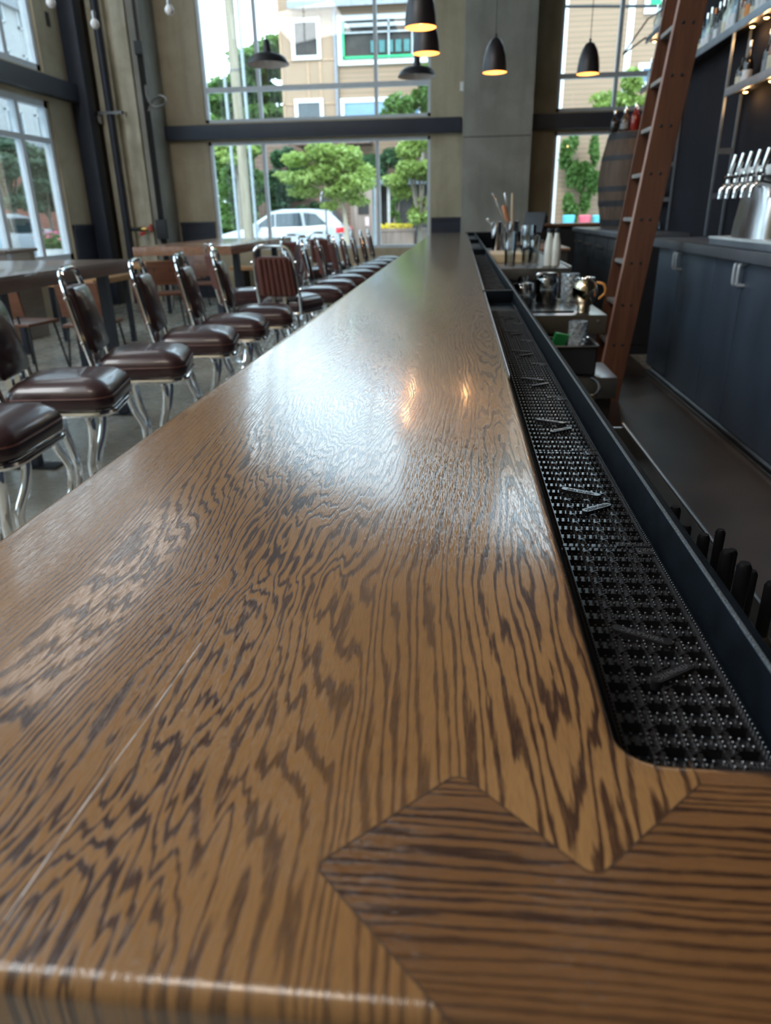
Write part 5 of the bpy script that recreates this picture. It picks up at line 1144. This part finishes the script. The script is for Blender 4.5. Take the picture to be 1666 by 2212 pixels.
# white cars
def car(loc, rz, label, L=4.5, suv=True):
    t = thing('car', label, 'car', loc, rz)
    # local: front towards -X
    hw = 0.90
    st = [(-2.25, 0.38, 0.62, 0.70), (-2.15, 0.28, 0.80, 0.84), (-1.6, 0.24, 0.93, 0.88), (-1.05, 0.22, 1.00, 0.90), (0.0, 0.20, 1.02, 0.91), (1.2, 0.22, 1.05, 0.91), (1.9, 0.26, 1.08, 0.89), (2.15, 0.32, 1.05, 0.84), (2.27, 0.42, 0.92, 0.74)]
    mb = MB(); prv = None
    for x, zb, zt_, w_ in st:
        ring = [(-w_*0.92, zb), (-w_, zb+0.15), (-w_, zt_-0.18), (-w_*0.93, zt_-0.02), (-w_*0.75, zt_), (w_*0.75, zt_), (w_*0.93, zt_-0.02), (w_, zt_-0.18), (w_, zb+0.15), (w_*0.92, zb)]
        r_ = [mb.bm.verts.new((x, a, b)) for a, b in ring]
        if prv:
            for j in range(10): mb.bm.faces.new((prv[j], prv[(j+1) % 10], r_[(j+1) % 10], r_[j]))
        else: mb.bm.faces.new(r_[::-1])
        prv = r_
    mb.bm.faces.new(prv)
    obj('body', mb, M_CARW, t, smooth=40)
    gh = [(-1.15, 0.99, 0.02, 0.84), (-0.30, 1.00, 0.52, 0.80), (0.1, 1.0, 0.58, 0.78), (1.0, 1.02, 0.56, 0.78), (1.75, 1.04, 0.46, 0.78), (2.12, 1.05, 0.06, 0.80)]
    mb = MB(); prv = None
    for x, z0, h, w_ in gh:
        r_ = [mb.bm.verts.new(q) for q in ((x, -w_, z0), (x, -w_+0.10, z0+h*0.9), (x, -w_+0.22, z0+h), (x, w_-0.22, z0+h), (x, w_-0.10, z0+h*0.9), (x, w_, z0))]
        if prv:
            for j in range(6): mb.bm.faces.new((prv[j], prv[(j+1) % 6], r_[(j+1) % 6], r_[j]))
        else: mb.bm.faces.new(r_[::-1])
        prv = r_
    mb.bm.faces.new(prv); obj('cabin', mb, M_CARW, t, smooth=40)
    for sy in (-1, 1):
        for poly in ([(-0.90, 1.04), (-0.22, 1.44), (-0.18, 1.44), (-0.18, 1.04)], [(-0.12, 1.04), (-0.12, 1.45), (0.72, 1.46), (0.80, 1.05)], [(0.90, 1.06), (0.84, 1.46), (1.25, 1.42), (1.62, 1.10)]):
            a = [(x, sy*(0.835-(z-1.0)*0.20), z) for x, z in poly]; g = MB(); v1 = [g.bm.verts.new(q) for q in a]; v2 = [g.bm.verts.new((q[0], q[1]-sy*0.03, q[2])) for q in a]; g.bm.faces.new(v1); g.bm.faces.new(v2[::-1])
            for j in range(len(a)): g.bm.faces.new((v1[j], v2[j], v2[(j+1) % len(a)], v1[(j+1) % len(a)]))
            obj('side_window', g, M_DGLASS, t, smooth=0)
        obj('tail_light', MB().box(1.96, 2.25, sy*0.90-0.03 if sy > 0 else -0.87-0.03, sy*0.90+0.0 if sy > 0 else -0.84, 0.82, 0.98, 0.01), mat('red_lens', (0.70, 0.02, 0.03), 0.2, 0, 0.1, 3, 0.5, 0.3, emit=(0.9, 0.02, 0.03), es=0.25), t)
        obj('door_mirror', MB().box(-0.85, -0.68, sy*0.88-0.0 if sy > 0 else -1.06, 1.06 if sy > 0 else -0.88, 0.98, 1.12, 0.03), M_CARW, t)
        for x in (-1.40, 1.40):
            wheel = obj('wheel', MB().lathe([(0.20, -0.11), (0.33, -0.11), (0.345, -0.06), (0.345, 0.06), (0.33, 0.11), (0.20, 0.11)], (x, sy*0.80, 0.345), 24, Matrix.Rotation(R(90), 3, 'X'), cap=False), M_TIRE, t, smooth=40)
            h = obj('hub_cap', MB().lathe([(0.22, -0.10), (0.20, 0.10)], (x, sy*0.80, 0.345), 18, Matrix.Rotation(R(90), 3, 'X')), M_STEEL, t); h.parent = wheel
    obj('windscreen', MB().obox((-0.73, 0, 1.24), (0.92, 1.40, 0.02), (0, R(-30), 0)), M_DGLASS, t); obj('rear_window', MB().obox((1.97, 0, 1.30), (0.50, 1.30, 0.02), (0, R(48), 0)), M_DGLASS, t)
    return t
q0 = P_(480, 490, 26); q1 = P_(742, 490, 26)
car(((q0.x+q1.x)/2, 26.4, -0.03), 0, 'white estate car parked across the street behind the back window')
car((-14.2, 22.6, -0.03), R(-90), 'white car seen through the left window')
# pots in the right window
for px, m_, lb in ((1228, (0.10, 0.45, 0.55), 'turquoise patio pot at the left of the lower right window'), (1262, (0.62, 0.10, 0.14), 'red patio pot beside the ivy'), (1292, (0.10, 0.45, 0.55), 'turquoise patio chair seat near the barrel')):
    p = P_(px, 483, 24); t = thing('patio_pot', lb, 'pot', (p.x, 24, 0))
    obj('pot_body', MB().lathe([(0.14, 0.0), (0.17, 0.9), (0.19, p.z+0.22), (0.17, p.z+0.24)], n=16), mat('pot_%d' % px, m_, 0.5), t)
# left window view: apartment block, brick wall, trees, planter
t = thing('apartment_block', 'pale grey apartment block with white framed windows beyond the left window', 'building', (-30, 35, 0))
obj('facade', MB().box(-34, -26, 20, 62, 0, 22), mat('pale_render', (0.55, 0.55, 0.55), 0.8, 0, 0.05, 0.5), t, w=True)
obj('cornice', MB().box(-26, -25.7, 20, 62, 12.6, 13.0).box(-26, -25.8, 20, 62, 5.5, 5.7), mat('grey_band', (0.35, 0.37, 0.40), 0.8), t, w=True)
for fz in range(5):
    for j in range(12):
        y = 22+j*3.1; z = 2.4+fz*3.1
        f = MB().box(-26.0, -25.90, y, y+1.7, z, z+0.1).box(-26, -25.9, y, y+1.7, z+1.7, z+1.8).box(-26, -25.9, y, y+0.1, z, z+1.8).box(-26, -25.9, y+1.6, y+1.7, z, z+1.8).box(-26, -25.9, y+0.8, y+0.9, z, z+1.8)
        o = obj('window', f, M_WHITE, t, w=True); g = obj('pane', MB().box(-25.98, -25.95, y+0.1, y+1.6, z+0.1, z+1.7), mat('blue_grey_glass', (0.10, 0.16, 0.20), 0.15, 0, 0.3, 1, 0.8), t, w=True); g.parent = o
t = thing('brick_wall', 'red brick wall across the street seen through the left window', 'wall', (-22, 35, 0)); obj('brickwork', MB().box(-24.5, -24, 22, 60, 0, 4.2), mat('red_brick', (0.34, 0.13, 0.09), 0.9, 0, 0.2, 3), t, w=True)
def bush2(label, rects, x, n, s, m, dx=1.2):
    bl = []
    for (px0, py0, px1, py1, k) in rects:
        for i in range(k):
            q = atx(random.uniform(px0, px1), random.uniform(py0, py1), x+random.uniform(-0.5, 0.5)); d = q.y/1530
            bl.append(((q.x, q.y, q.z), (dx*0.6, max(0.5, (px1-px0)*d*0.35), (py1-py0)*d*0.22)))
    cy = sum(b[0][1] for b in bl)/len(bl)
    return tree('street_tree', label, 'tree', (x, cy, 0), bl, n, s, m, [(x, cy, 0), (x+0.05, cy, 1.0), (x, cy, 1.8)], 0.11)
bush2('grey green street tree at the far left edge of the left window', [(-30, 310, 45, 380, 6), (-20, 370, 40, 440, 6)], -16.5, 4200, 0.13, L_GREY)
bush2('grey green street tree left of the corner, behind the white car', [(65, 330, 115, 400, 6), (60, 390, 125, 450, 6)], -17.0, 4200, 0.13, L_GREY)
p = atx(118, 548, -10.5); t = thing('flower_planter', 'white planter with pink flowers outside the left window', 'planter', (p.x, p.y, 0))
obj('planter_body', MB().lathe([(0.26, 0), (0.34, p.z+0.05), (0.36, p.z+0.12)], (p.x, p.y, 0), 16), M_WHITE, t, w=True)
mb = MB(); leaves(mb, [((p.x, p.y, p.z+0.28), (0.38, 0.38, 0.22))], 500, 0.06); obj('foliage', mb, L_MID, t, w=True, smooth=0, normals=False)
flowers((p.x, p.y, p.z+0.25), (0.36, 0.36, 0.28), 60, mat('pink_petals', (0.65, 0.16, 0.25), 0.6), None, t)
